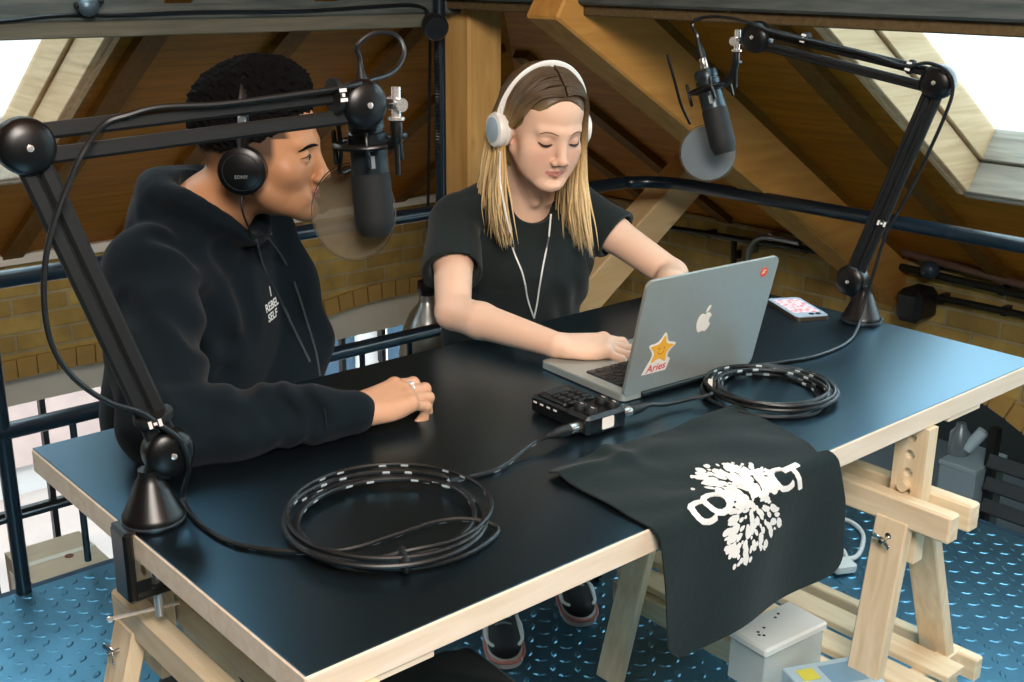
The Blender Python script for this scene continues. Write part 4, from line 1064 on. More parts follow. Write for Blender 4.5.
# right cable
r = thing('microphone_cable', tz(760, 400), 'black cable from the right microphone, coiled beside the laptop', 'cable', 'microphone cables')
dR = unit(mTR - mBR); e = xlr(r, mTR + dR * .002, dR)
apR = lambda x, y, o=.016: in_plane(x, y, bR, PR, o)
loop = [e, e + dR * .012, apR(692, 23, 0), apR(706, 17, .005), apR(730, 18, .01), apR(752, 24, .02), apR(775, 33, .024), apR(820, 43, .02), apR(870, 55, .02), apR(905, 66, .02), apR(928, 63, .03), apR(948, 72, .03), apR(953, 90, .028), apR(944, 118, .028), apR(925, 160, .026), apR(905, 200, .024), apR(887, 232, .024), apR(873, 275, .03), apR(864, 302, .036)]
loop += [tz(858, 326, .012), tz(846, 343), tz(815, 356), tz(775, 363), tz(738, 368), tz(710, 373, .008)]
cr = V(1.085, .218)
a0 = math.atan2(tz(697, 385)[1] - cr[1], tz(697, 385)[0] - cr[0]); a_out = math.atan2(tz(717, 393)[1] - cr[1], tz(717, 393)[0] - cr[0])
loop += coil(cr, .104, 8, a0, 11, 1.0, -(8 * 2 * math.pi - ((a_out - a0) % (2 * math.pi))))
loop += [tz(712, 394, .02), tz(690, 399, .012), tz(668, 404, .010)]
le = JR + ry * .072; loop += [le + ry * .016 - V(0, 0, .004), le]
P_ = resample(crv(loop, 5), .0055)
MB().tube(P_, CR, 8, band=printed(2, 3)).build('cord', [M['cable'], M['cableink']], r)
xlr(r, JR, ry)
sc = tz(710, 386, .014); st = MB().box(sc, (.012, .034, .026), np.stack([unit(V(1, -.2, 0)), unit(V(.2, 1, 0)), V(0, 0, 1)], 1), bev=.005).build('strap', M['matt'], r)
MB().box(sc + unit(CAM - sc) * .016 + V(0, 0, .004), (.008, .002, .018), np.stack([unit(V(.755, -.656, 0)), unit(V(.656, .755, 0)), V(0, 0, 1)], 1)).build('strap_label', M['print'], st, smooth=False)
for (x, y), q in (((806, 39), (860, 53)), ((911, 67), (860, 53)), ((882, 222), (905, 160))):
    ties(armR, apR(x, y, .006), apR(*q) - apR(x, y), .014 if x != 882 else .011, .005)
# ------------------------------------------------------------------ things below and beyond the table
M['carton'] = wood('cardboard', srgb(182, 162, 138), srgb(190, 171, 146), axis=0, scale=6, rough=.85, stretch=4, bump=.02)
M['conc'] = plain('grey_ledge', srgb(110, 112, 104), rough=.9, noise=.15, scale=6)
tag(MB().box((-.4, 1.97, -.29), (4.2, .30, .10), bev=.005).build('ledge', M['conc'], smooth=False), 'grey ledge below the floor edge carrying the carton', 'ledge', kind='structure')
r = thing('cardboard_box', (.395, 1.985, -.24), 'taped cardboard box on the ledge beyond the floor edge', 'box')
MB().box((.395, 1.985, -.145), (.205, .222, .19), bev=.002).build('body', M['carton'], r, smooth=False)
for s in (-1, 1): MB().box((.395, 1.985 + s * .0555, -.0485), (.205, .1095, .003)).build('flap', M['carton'], r, smooth=False)
MB().box((.395, 1.985, -.0462), (.207, .022, .0008)).box((.292, 1.985, -.08), (.0012, .022, .07)).build('tape', plain('parcel_tape', srgb(220, 212, 196), rough=.25), r, smooth=False)
MB().box((.2918, 2.04, -.13), (.0012, .05, .08)).build('address_label', M['paper'], r, smooth=False)
MB().lathe([(.012, 0), (.012, .001)], (.42, 1.965, -.0462), (0, 0, 1), 14).build('round_mark', plain('brown_mark', srgb(110, 60, 50), rough=.7), r)
# clear plastic tub with white lid on the trestle shelf
q = [on(x, y, 2, .305) for x, y in ((735, 632), (795, 604), (815, 614), (767, 657))]
c = V(1.19, .235, .208); bx = unit(V(.55, -.83, 0)); bx = unit(on(767, 657, 2, .31) - on(735, 632, 2, .31)); by = V(-bx[1], bx[0], 0); bx, by = by * -1, bx
bx, by = unit(V(1, -.08, 0)), unit(V(.08, 1, 0)); c = V(1.103, .168, .209); B3 = np.stack([bx, by, V(0, 0, 1)], 1)
r = thing('plastic_tub', c, 'clear plastic tub with a white lid under the hanging bag', 'tub')
M['clear'] = plain('clear_plastic', srgb(214, 226, 226), rough=.15, alpha=.45)
mb = MB()
for s in (-1, 1):
    mb.box(c + bx * s * .080 + V(0, 0, .042), (.003, .085, .084), B3, bev=.001); mb.box(c + by * s * .042 + V(0, 0, .042), (.16, .003, .084), B3, bev=.001)
mb.box(c + V(0, 0, .002), (.16, .085, .003), B3); mb.build('wall', M['clear'], r, smooth=False)
mb = MB().box(c + V(0, 0, .093), (.172, .096, .018), B3, bev=.004); ld = mb.build('lid', plain('white_lid', srgb(222, 226, 224), rough=.45), r, smooth=False)
for x, y in ((-.05, -.01), (-.056, -.004), (-.050, .004), (-.03, .008), (.015, .02), (.03, .026)): MB().rod(c + bx * x + by * y + V(0, 0, .102), c + bx * x + by * y + V(0, 0, .1024), .0032, 8).build('lid_mark', M['matt'], ld)
MB().box(c + V(0, 0, .03) + bx * .01, (.12, .06, .045), B3, bev=.01).build('contents', plain('wrapped_parts', srgb(206, 206, 196), rough=.6, noise=.2, scale=50), r)
c2 = V(1.125, .055, .209); 
r = thing('carton', c2, 'pale blue carton with a yellow label at the front of the shelf', 'box')
B4 = np.stack([unit(V(1, -.45, 0)), unit(V(.45, 1, 0)), V(0, 0, 1)], 1)
MB().box(c2 + V(0, 0, .021), (.16, .09, .042), B4, bev=.002).build('body', plain('pale_blue_card', srgb(170, 194, 208), rough=.6), r, smooth=False)
MB().box(c2 + V(0, 0, .0425) + B4[:, 0] * -.045 + B4[:, 1] * .012, (.034, .034, .0006), B4).build('yellow_label', plain('yellow_green', srgb(212, 204, 70), rough=.5), r, smooth=False)
MB().box(c2 + V(0, 0, .0425) + B4[:, 0] * .02, (.07, .06, .0006), B4).build('printed_panel', plain('blue_print', srgb(120, 158, 186), rough=.5), r, smooth=False)
# white mains lead and its plug on the floor
M['wht'] = plain('white_plastic', srgb(224, 226, 222), rough=.4)
fz = lambda x, y, z=.008: on(x - 9, y, 2, z)
r = thing('mains_lead', fz(846, 560), 'white mains lead looped on the floor behind the front trestle leg', 'cable')
c_ = fz(842, 556); lp = [fz(815, 508), fz(840, 516), fz(862, 520), fz(868, 540, .012), fz(848, 556, .016)]
lp = [fz(800, 520), fz(834, 517), fz(858, 521), fz(872, 535), fz(866, 556, .014), fz(845, 559, .014), fz(822, 558), fz(812, 545), fz(832, 538, .018), fz(850, 548, .02), fz(856, 562, .016), fz(848, 569, .012), fz(826, 574), fz(805, 578)]
MB().tube(crv(lp, 8), .0065, 8).build('cord', M['wht'], r)
MB().box(fz(852, 566, .02), (.06, .045, .03), np.stack([unit(V(1, -.5, 0)), unit(V(.5, 1, 0)), V(0, 0, 1)], 1), bev=.007).build('plug', M['wht'], r, smooth=False)
# black bag on the floor by the man
c = V(.452, .35, 0)
r = thing('shoulder_bag', c, 'black cloth bag standing on the floor under the table front', 'bag')
mb = MB(); prof = [(.0, .55, .9), (.04, .98, 1.0), (.14, 1.0, 1.0), (.24, .96, .92), (.36, .96, .9), (.365, .9, .8)]; n = 28; vs = []; fs = []
for z, sx_, sy_ in prof:
    for k in range(n):
        a = 2 * math.pi * k / n; ca, sa = math.cos(a), math.sin(a); e_ = .3
        vs.append(c + V(.115 * sx_ * math.copysign(abs(ca) ** e_, ca), .10 * sy_ * math.copysign(abs(sa) ** e_, sa), z + .004 * math.sin(5 * a)))
for i in range(len(prof) - 1):
    for k in range(n): fs.append((i * n + k, i * n + (k + 1) % n, (i + 1) * n + (k + 1) % n, (i + 1) * n + k))
fs += [tuple(range(n))[::-1], tuple(range((len(prof) - 1) * n, len(prof) * n))]
mesh_object('bag_body', np.array(vs), fs, [M['cotton']], r, angle=60)
MB().tube(crv([c + V(-.08, -.1, .25), c + V(-.05, -.112, .16), c + V(.05, -.112, .16), c + V(.08, -.1, .25)], 8), .008, 8).build('handle', M['cotton'], r)
# chairs (mostly hidden under the sitters): sled base, seat, low back
def chair(c, yaw, label, back=True):
    r = thing('stool', (c[0], c[1], 0), label, 'stool')
    cy, sy = math.cos(yaw), math.sin(yaw); T = lambda x, y, z: V(c[0] + x * cy - y * sy, c[1] + x * sy + y * cy, z)        # local -y faces the table
    R3 = np.array([[cy, -sy, 0], [sy, cy, 0], [0, 0, 1]])
    MB().box(T(0, 0, .335), (.34, .34, .03), R3, bev=.012).build('seat', M['matt'], r, smooth=False)
    for s in (-1, 1):
        MB().tube(crv([T(s * .145, .10, .32), T(s * .155, .20, .20), T(s * .155, .22, .03), T(s * .155, .16, .013), T(s * .155, -.2, .013), T(s * .155, -.24, .03), T(s * .155, -.20, .2), T(s * .145, -.12, .32)], 6), .011, 10).build('sled_leg', M['rail'], r)
    MB().rod(T(-.155, .21, .016), T(.155, .21, .016), .010, 10).build('crossbar', M['rail'], r)
    if back:
        for s in (-1, 1): MB().rod(T(s * .15, .17, .41), T(s * .15, .235, .60), .010, 10).build('back_post', M['rail'], r)
        MB().box(T(0, .238, .66), (.36, .018, .14), R3, bev=.008).build('backrest', M['matt'], r, smooth=False)
chair((1.19, 1.12), .05, 'black sled base stool the woman sits on', False)
r = thing('stool', (.43, 1.08, 0), 'black round pedestal stool the man sits on', 'stool')
MB().lathe([(.15, 0), (.152, .008), (.14, .018), (.03, .03)], (.43, 1.08, .001), (0, 0, 1), 32).build('foot_plate', M['rail'], r)
MB().rod((.43, 1.08, .02), (.43, 1.08, .33), .022, 16).build('column', M['chrome'], r)
MB().lathe([(.14, 0), (.155, .01), (.155, .03), (.14, .04)], (.43, 1.08, .312), (0, 0, 1), 32).build('seat', M['matt'], r)
# steel bell lamp hanging over the drop behind the rail
yl = 2.02; top_ = on(427, 281, 1, yl); 
r = thing('pendant_lamp', top_, 'bright steel bell lamp hanging behind the rail by the window', 'lamp')
ax_ = V(top_[0], yl, 0); zt = top_[2]
MB().lathe([(.030, 0), (.033, -.01), (.033, -.03), (.028, -.045)], ax_ + V(0, 0, zt), (0, 0, 1), 24).build('cap', M['plastic'], r)
MB().lathe([(.026, -.043), (.028, -.06), (.032, -.075), (.06, -.11), (.082, -.16), (.094, -.23), (.098, -.25), (.094, -.25), (.085, -.2)], ax_ + V(0, 0, zt), (0, 0, 1), 36).build('shade', plain('spun_steel', srgb(176, 182, 184), rough=.3, metal=.85, noise=.08), r)
MB().lathe([(.07, 0), (.02, -.006)], ax_ + V(0, 0, zt - .2), (0, 0, 1), 20).build('diffuser', M['white'], r)
MB().rod(ax_ + V(0, 0, zt), ax_ + V(.03, 0, zb + .05), .005, 8).build('stem', M['black'], r)
# pipes on the dim wall at right
M['pipe'] = plain('dark_pipe', srgb(40, 42, 40), rough=.4, metal=.4, noise=.2)
def wall_pipe(pxs, rad, label, mat, off=.05):
    P_ = [on(x, y, 0, WB - off) for x, y in pxs]
    o = MB().tube(P_ if len(P_) == 2 else crv(P_, 6), rad, 10)
    for t in (.25, .7):
        q = P_[0] + (P_[-1] - P_[0]) * t if len(P_) == 2 else crv(P_, 6)[int(len(crv(P_, 6)) * t)]
        o.box(q + V(.02, 0, 0), (.05, .018, rad * 2.5))
    tag(o.build('wall_pipe', mat), label, 'pipe')
wall_pipe([(880, 246), (1060, 295)], .015, 'upper pipe along the top of the dim right wall', plain('rust_pipe', srgb(96, 74, 62), rough=.5, noise=.2))
wall_pipe([(880, 262), (1060, 304)], .014, 'middle dark pipe just under the upper pipe on the right wall', M['pipe'])
wall_pipe([(932, 297), (960, 302), (1060, 323)], .013, 'lowest dark pipe crossing the bricks of the right wall', M['pipe'], .04)
wall_pipe([(660, 226), (880, 262)], .012, 'dark pipe on the right wall behind the brace', M['pipe'])
wall_pipe([(748, 262), (752, 245), (766, 237), (800, 243)], .012, 'bent pale pipe rising above the laptop lid', plain('pale_pipe', srgb(150, 156, 158), rough=.35, metal=.5), .06)
wall_pipe([(734, 240), (733, 300)], .013, 'upright dark pipe on the right wall left of the bent pipe', M['pipe'], .04)
q = on(930, 270, 0, WB - .07)
MB_ = MB().ball(q, (.035, .035, .035)).rod(q, q + V(.07, 0, 0), .015, 10); tag(MB_.build('junction_box', plain('blue_black', srgb(44, 62, 74), rough=.3)), 'round blue black junction box where the wall pipes meet', 'junction box')
q = [on(x, y, 0, WB - .09) for x, y in ((905, 290), (925, 284), (932, 318), (905, 322))]
m = MB(); cq = sum(q) / 4; m.box(cq, (.14, .10, .12), bev=.02); tag(m.build('recess_block', M['black'], smooth=False), 'black block standing in for a dark recess in the right wall below the pipes', 'dark recess')  # black block put where the wall only darkens into a recess
# dim recess behind the arch at right: platform, crates and a slatted rack
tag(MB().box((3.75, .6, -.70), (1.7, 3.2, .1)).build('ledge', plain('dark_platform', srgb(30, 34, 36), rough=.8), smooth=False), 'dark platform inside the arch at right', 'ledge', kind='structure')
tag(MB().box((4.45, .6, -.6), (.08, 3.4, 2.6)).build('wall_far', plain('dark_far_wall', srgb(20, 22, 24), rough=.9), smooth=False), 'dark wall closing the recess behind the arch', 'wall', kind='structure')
XR = 3.16
a, b_ = on(938, 462, 0, XR), on(975, 470, 0, XR); bw = abs(a[1] - b_[1]); ht = a[2] + .65
r = thing('storage_box', (XR + .12, (a[1] + b_[1]) / 2, -.65), 'pale blue box standing in the arch behind the right trestle', 'box')
MB().box((XR + .12, (a[1] + b_[1]) / 2, -.65 + ht / 2), (.22, bw, ht), bev=.004).build('body', plain('pale_blue_board', srgb(140, 168, 184), rough=.6, noise=.06), r, smooth=False)
MB().box((XR + .12, (a[1] + b_[1]) / 2, -.65 + ht), (.226, bw + .006, .02), bev=.003).build('lid', plain('pale_blue_lid', srgb(150, 176, 190), rough=.6), r, smooth=False)
zt = a[2] + .012
p_ = on(975, 446, 0, XR + .1)
tag(MB().rod((XR + .1, p_[1] + .03, zt + .028), (XR + .12, p_[1] - .015, zt + .105), .022, 16).build('paper_roll', plain('pale_paper', srgb(176, 204, 220), rough=.6)), 'pale paper roll leaning on the pale blue box', 'roll')
tag(MB().lathe([(.035, 0), (.036, .02), (.036, .08), (.02, .10), (.016, .12)], (XR + .1, (a[1] + b_[1]) / 2 + .05, zt), (0, 0, 1), 18).build('paint_tin', plain('grey_tin', srgb(120, 138, 148), rough=.35, metal=.3)), 'grey tin on top of the pale blue box', 'tin')
r = thing('slatted_rack', (XR + .1, .55, -.65), 'dark slatted rack at the right end of the arch', 'rack')
for k in range(5): MB().box((XR + .06, .62, -.50 + .085 * k), (.03, .36, .05), np.array([[.87, 0, .5], [0, 1, 0], [-.5, 0, .87]]), bev=.003).build('slat', plain('dark_slat', srgb(52, 62, 68), rough=.5), r, smooth=False)
for y in (.43, .81): MB().box((XR + .1, y, -.35), (.04, .03, .60)).build('upright', M['black'], r, smooth=False)
a = on(868, 470, 0, XR + .05)
tag(MB().lathe([(.05, 0), (.055, .02), (.055, .16), (.05, .18), (.02, .19)], (XR + .1, a[1], -.65 + .0), (0, 0, 1), 20).build('blue_drum', plain('blue_plastic', srgb(42, 84, 122), rough=.4)), 'blue plastic drum seen under the table edge', 'drum')
# ------------------------------------------------------------------ soft bodies: rounded volumes blended on a grid, then skinned
class Soft:
    def __init__(s, lo, hi, res):
        s.lo = np.asarray(lo, float); s.res = res
        s.n = np.ceil((np.asarray(hi, float) - s.lo) / res).astype(int) + 1
        s.f = np.full(s.n, 1.0, np.float32)
    def _win(s, a, b):
        i0 = np.clip(np.floor((np.asarray(a) - s.lo) / s.res).astype(int), 0, s.n); i1 = np.clip(np.ceil((np.asarray(b) - s.lo) / s.res).astype(int) + 1, 0, s.n)
        if np.any(i1 <= i0): return None, None
        g = [(s.lo[k] + s.res * np.arange(i0[k], i1[k])).astype(np.float32) for k in range(3)]
        return tuple(slice(i0[k], i1[k]) for k in range(3)), (g[0][:, None, None], g[1][None, :, None], g[2][None, None, :])
    def _put(s, w, d, k, op):
        f = s.f[w]; d = d.astype(np.float32)
        if op == 'sub': d = -d; h = np.clip(.5 - .5 * (f - d) / k, 0, 1) if k else None
        if op == 'add':
            if k: h = np.clip(.5 + .5 * (f - d) / k, 0, 1); s.f[w] = f + (d - f) * h - k * h * (1 - h)
            else: s.f[w] = np.minimum(f, d)
        else:
            if k: h = np.clip(.5 - .5 * (f - d) / k, 0, 1); s.f[w] = f + (d - f) * h + k * h * (1 - h)
            else: s.f[w] = np.maximum(f, d)
    def ell(s, c, r, R=None, k=.01, op='add'):
        c = np.asarray(c, float); r = np.ones(3) * np.asarray(r, float); m = r.max() + 2.5 * k + 2 * s.res
        w, g = s._win(c - m, c + m)
        if w is None: return s
        p = [g[i] - np.float32(c[i]) for i in range(3)]
        if R is not None: R = np.asarray(R); p = [sum(p[i] * np.float32(R[i, j]) for i in range(3)) for j in range(3)]
        k0 = np.sqrt(sum((p[j] / r[j]) ** 2 for j in range(3)) + 1e-9); k1 = np.sqrt(sum((p[j] / r[j] ** 2) ** 2 for j in range(3)) + 1e-9)
        s._put(w, k0 * (k0 - 1) / k1, k, op); return s
    def cone(s, a, b, ra, rb, k=.01, op='add', cut=False, squash=None):
        """tapered limb from a to b; cut: flat ends; squash=(axis, factor) flattens it along a world axis"""
        a = np.asarray(a, float); b = np.asarray(b, float); m = max(ra, rb) * (1 if squash is None else max(1, squash[1])) + 2.5 * k + 2 * s.res
        w, g = s._win(np.minimum(a, b) - m, np.maximum(a, b) + m)
        if w is None: return s
        ab = b - a; L2 = float(ab @ ab); p = [g[i] - np.float32(a[i]) for i in range(3)]
        t0 = sum(p[i] * np.float32(ab[i]) for i in range(3)) / L2; t = np.clip(t0, 0, 1)
        q = [p[i] - t * np.float32(ab[i]) for i in range(3)]
        if squash is not None:
            ax = unit(squash[0]); e = sum(q[i] * np.float32(ax[i]) for i in range(3)); fac = 1 / squash[1] - 1
            d = np.sqrt(sum((q[i] + e * np.float32(ax[i] * fac)) ** 2 for i in range(3)) + 1e-12) - (ra + (rb - ra) * t)
        else: d = np.sqrt(sum(q[i] ** 2 for i in range(3)) + 1e-12) - (ra + (rb - ra) * t)
        if cut: d = np.maximum(d, np.maximum(-t0, t0 - 1) * math.sqrt(L2))
        s._put(w, d, k, op); return s
    def chain(s, pts, rs, k=.01, op='add', squash=None):
        for i in range(len(pts) - 1): s.cone(pts[i], pts[i + 1], rs[i], rs[i + 1], k, op, squash=squash)
        return s
    def torso(s, rings, k=.02):
        """rings: (centre, half width vector, half depth) from the bottom up; elliptical sections"""
        for (c0, w0, d0), (c1, w1, d1) in zip(rings[:-1], rings[1:]):
            c0, c1, w0, w1 = map(lambda q: np.asarray(q, float), (c0, c1, w0, w1)); m = max(np.linalg.norm(w0), np.linalg.norm(w1), d0, d1) + 2.5 * k + 2 * s.res
            w, g = s._win(np.minimum(c0, c1) - m, np.maximum(c0, c1) + m)
            if w is None: continue
            ab = c1 - c0; L2 = float(ab @ ab); p = [g[i] - np.float32(c0[i]) for i in range(3)]
            t0 = sum(p[i] * np.float32(ab[i]) for i in range(3)) / L2; t = np.clip(t0, 0, 1)
            q = [p[i] - t0 * np.float32(ab[i]) for i in range(3)]
            wa = unit(w0 + w1); wa = unit(wa - ab * (wa @ ab) / L2); da = unit(np.cross(ab, wa))
            x = sum(q[i] * np.float32(wa[i]) for i in range(3)); y = sum(q[i] * np.float32(da[i]) for i in range(3))
            z = (t0 - t) * math.sqrt(L2)
            rw = np.linalg.norm(w0) + (np.linalg.norm(w1) - np.linalg.norm(w0)) * t; rd = d0 + (d1 - d0) * t; rz = np.minimum(rw, rd)
            e = np.sqrt((x / rw) ** 2 + (y / rd) ** 2 + (z / rz) ** 2 + 1e-9); e1 = np.sqrt((x / rw ** 2) ** 2 + (y / rd ** 2) ** 2 + (z / rz ** 2) ** 2 + 1e-9)
            s._put(w, e * (e - 1) / e1, k, 'add')
        return s
    def ripple(s, fn, band=.03):
        idx = np.argwhere(np.abs(s.f) < band); P = s.lo + idx * s.res
        s.f[idx[:, 0], idx[:, 1], idx[:, 2]] += fn(P).astype(np.float32); return s
    def at(s, P):
        q = (np.atleast_2d(P) - s.lo) / s.res; i = np.clip(np.floor(q).astype(int), 0, s.n - 2); t = q - i; out = 0
        for dx in (0, 1):
            for dy in (0, 1):
                for dz in (0, 1):
                    wgt = (t[:, 0] if dx else 1 - t[:, 0]) * (t[:, 1] if dy else 1 - t[:, 1]) * (t[:, 2] if dz else 1 - t[:, 2])
                    out = out + wgt * s.f[i[:, 0] + dx, i[:, 1] + dy, i[:, 2] + dz]
        return out
    def cast(s, o, d, far=.4, step=.0008):
        o = np.asarray(o, float); d = unit(d); t = np.arange(0, far, step); P = o + t[:, None] * d
        ok = np.all((P > s.lo) & (P < s.lo + (s.n - 1) * s.res), axis=1); v = np.where(ok, s.at(P), 1.0); h = np.argmax(v < 0)
        return P[h] if v[h] < 0 else o + d * far * .5
    def normal(s, p, e=.002):
        p = np.asarray(p, float); g = np.array([s.at(p + e * k)[0] - s.at(p - e * k)[0] for k in np.eye(3)]); return unit(g)
    def skin(s):
        f = s.f; neg = f < 0; n = np.array(f.shape); c = np.zeros(n - 1, np.int8)
        for dx in (0, 1):
            for dy in (0, 1):
                for dz in (0, 1): c += neg[dx:n[0] - 1 + dx, dy:n[1] - 1 + dy, dz:n[2] - 1 + dz]
        act = (c > 0) & (c < 8); ids = np.full(act.shape, -1, np.int32); idx = np.argwhere(act); ids[act] = np.arange(len(idx))
        acc = np.zeros((len(idx), 3)); cnt = np.zeros(len(idx))
        for ax in range(3):
            o1, o2 = [k for k in range(3) if k != ax]
            for a in (0, 1):
                for b in (0, 1):
                    off = np.zeros(3, int); off[o1] = a; off[o2] = b; p0 = idx + off; e = np.zeros(3, int); e[ax] = 1; p1 = p0 + e
                    v0 = f[p0[:, 0], p0[:, 1], p0[:, 2]].astype(float); v1 = f[p1[:, 0], p1[:, 1], p1[:, 2]].astype(float); m = (v0 < 0) != (v1 < 0)
                    t = np.where(m, v0 / np.where(v0 - v1 == 0, 1, v0 - v1), 0); q = p0 + t[:, None] * e
                    acc[m] += q[m]; cnt[m] += 1
        V_ = s.lo + (acc / cnt[:, None]) * s.res; F = []
        for ax in range(3):
            o1, o2 = [(1, 2), (2, 0), (0, 1)][ax]; sl = [slice(1, n[k] - 1) for k in range(3)]; sl[ax] = slice(0, n[ax] - 1); s2 = list(sl); s2[ax] = slice(1, n[ax])
            A, B = neg[tuple(sl)], neg[tuple(s2)]; ch = np.argwhere(A != B); base = ch.copy()
            for k in range(3):
                if k != ax: base[:, k] += 1
            def cell(d1, d2):
                q = base.copy(); q[:, o1] -= d1; q[:, o2] -= d2; return ids[q[:, 0], q[:, 1], q[:, 2]]
            Q = np.stack([cell(1, 1), cell(0, 1), cell(0, 0), cell(1, 0)], 1); fl = A[ch[:, 0], ch[:, 1], ch[:, 2]]
            Q = np.where(fl[:, None], Q, Q[:, ::-1]); F.append(Q)
        F = np.concatenate(F); return V_, F[(F >= 0).all(1)]
def soft_object(name, parts, mat, parent, tone=None):
    """one mesh object out of skinned volumes [(verts, faces), ...]; tone(verts) gives a colour for each vertex"""
    vs, fs, n = [], [], 0
    for v, f in parts: vs.append(v); fs.append(f + n); n += len(v)
    vs = np.concatenate(vs); fs = np.concatenate(fs)
    o = mesh_object(name, vs, fs, [mat], parent, smooth=True, angle=0)
    if tone is not None:
        a = o.data.color_attributes.new('tone', 'FLOAT_COLOR', 'POINT'); c = np.ones((len(vs), 4), np.float32); c[:, :3] = tone(vs); a.data.foreach_set('color', c.ravel())
    return o
def fold_noise(seed, amp, freq, stretch=(1, 1, 1)):
    rg = np.random.RandomState(seed); K = [(unit(rg.normal(size=3)) * freq * rg.uniform(.6, 1.6) / np.array(stretch), rg.uniform(0, 6.28)) for _ in range(7)]
    def fn(P):
        w = P + .012 * np.sin(P[:, [1, 2, 0]] * 31 + 1.3); return amp * sum(np.sin(w @ k + p_) for k, p_ in K) / 3.0
    return fn
class Head:
    """local axes: x to the person's left, y out of the face, z up; origin between the ears at eye level"""
    def __init__(s, c, face, pitch=0.0, roll=0.0, scale=1.0):
        y = unit(V(face[0], face[1], 0)); z = V(0, 0, 1); x = np.cross(y, z) * -1; x = np.cross(z, y) * -1
        x = -np.cross(z, y) if False else np.cross(y, z); x = -x
        pr = math.radians(pitch); y2 = y * math.cos(pr) - z * math.sin(pr); z2 = z * math.cos(pr) + y * math.sin(pr)
        rr = math.radians(roll); x2 = x * math.cos(rr) + z2 * math.sin(rr); z3 = z2 * math.cos(rr) - x * math.sin(rr)
        s.R = np.stack([x2, y2, z3], 1); s.c = np.asarray(c, float); s.k = scale
    def p(s, x, y, z): return s.c + s.R @ (np.array([x, y, z]) * s.k)
    def loc(s, P): return ((np.asarray(P) - s.c) @ s.R) / s.k
    def d(s, x, y, z): return s.R @ np.array([x, y, z], float)
def build_head(S, H, male=False):
    e = lambda c, r, k=.012, op='add', rot=None: S.ell(H.p(*c), np.array(r) * H.k, H.R if rot is None else H.R @ rot, k * H.k, op)
    c = lambda a, b, ra, rb, k=.008, op='add': S.cone(H.p(*a), H.p(*b), ra * H.k, rb * H.k, k * H.k, op)
    e((0, -.014, .030), (.077, .098, .090), .01)
    e((0, .028, -.012), (.064 if not male else .066, .066, .084), .02)
    e((0, .030, .050), (.063, .060, .052), .02)
    jw = .049 if not male else .057
    e((0, .026, -.066), (jw, .058, .045), .02)
    for s in (-1, 1):
        c((s * (jw + .006), -.002, -.052), (s * .022, .070, -.098), .015, .014, .022)          # jaw line
        e((s * .041, .054, -.030), (.024, .024, .022), .02)                                     # cheekbone
        c((s * .012, .089, .019), (s * .042, .074, .019), .0085, .0075, .016)                  # brow ridge
        e((s * .034, .1025, -.003), (.0165, .017, .0115), .012, 'sub')                            # eye socket
        e((s * .032, .0775, -.003), (.0135, .0128, .0122), .006)                                # eyeball under the lid
        e((s * .0125, .100, -.044), (.0075, .0085, .0068), .006)                                # nostril wing
        if male: c((s * .024, .082, -.076), (s * .036, .066, -.088), .009, .009, .02)           # cheek beside the mouth
    if not male:
        for s in (-1, 1): e((s * .034, .047, -.056), (.028, .034, .036), .025)
    e((0, .076, -.104), (.019, .015, .015), .02)                                               # chin
    c((0, .087, .014), (0, .1055, -.030), .0085, .0095, .014)
    e((0, .110, -.038), (.0095, .0105, .0088), .007)
    for s in (-1, 1): e((s * .0060, .107, -.0510), (.0028, .0040, .0024), .003, 'sub')
    c((0, .092, -.052), (0, .095, -.062), .006, .005, .012)
    fl = 1.0 if not male else 1.35; yl = .0 if not male else .003
    for s in (-1, 1):
        c((s * .003, .0925 + yl, -.0665), (s * .0235, .0800, -.0700), .0034 * fl, .0018, .004)       # lips
        c((s * .001, .0918 + yl, -.0750), (s * .0215, .0800, -.0716), .0042 * fl, .0020, .004)
    for s in (-1, 1): c((0, .0985 + yl, -.0706), (s * .0245, .0840, -.0706), .0011, .0010, .002, 'sub')
    e((0, .089, -.090), (.014, .008, .004), .012, 'sub')
    if male: e((0, .085, -.1), (.02, .012, .012), .014)
    for s in (-1, 1):                                                                            # ears
        a = math.radians(18); R = np.array([[1, 0, 0], [0, math.cos(a), -math.sin(a)], [0, math.sin(a), math.cos(a)]])
        e((s * .077, -.012, -.012), (.010, .019, .031), .006, rot=R); e((s * .085, -.008, -.008), (.006, .010, .018), .005, 'sub', rot=R)
        c((s * .078, -.004, -.036), (s * .078, -.006, -.026), .006, .007, .006)
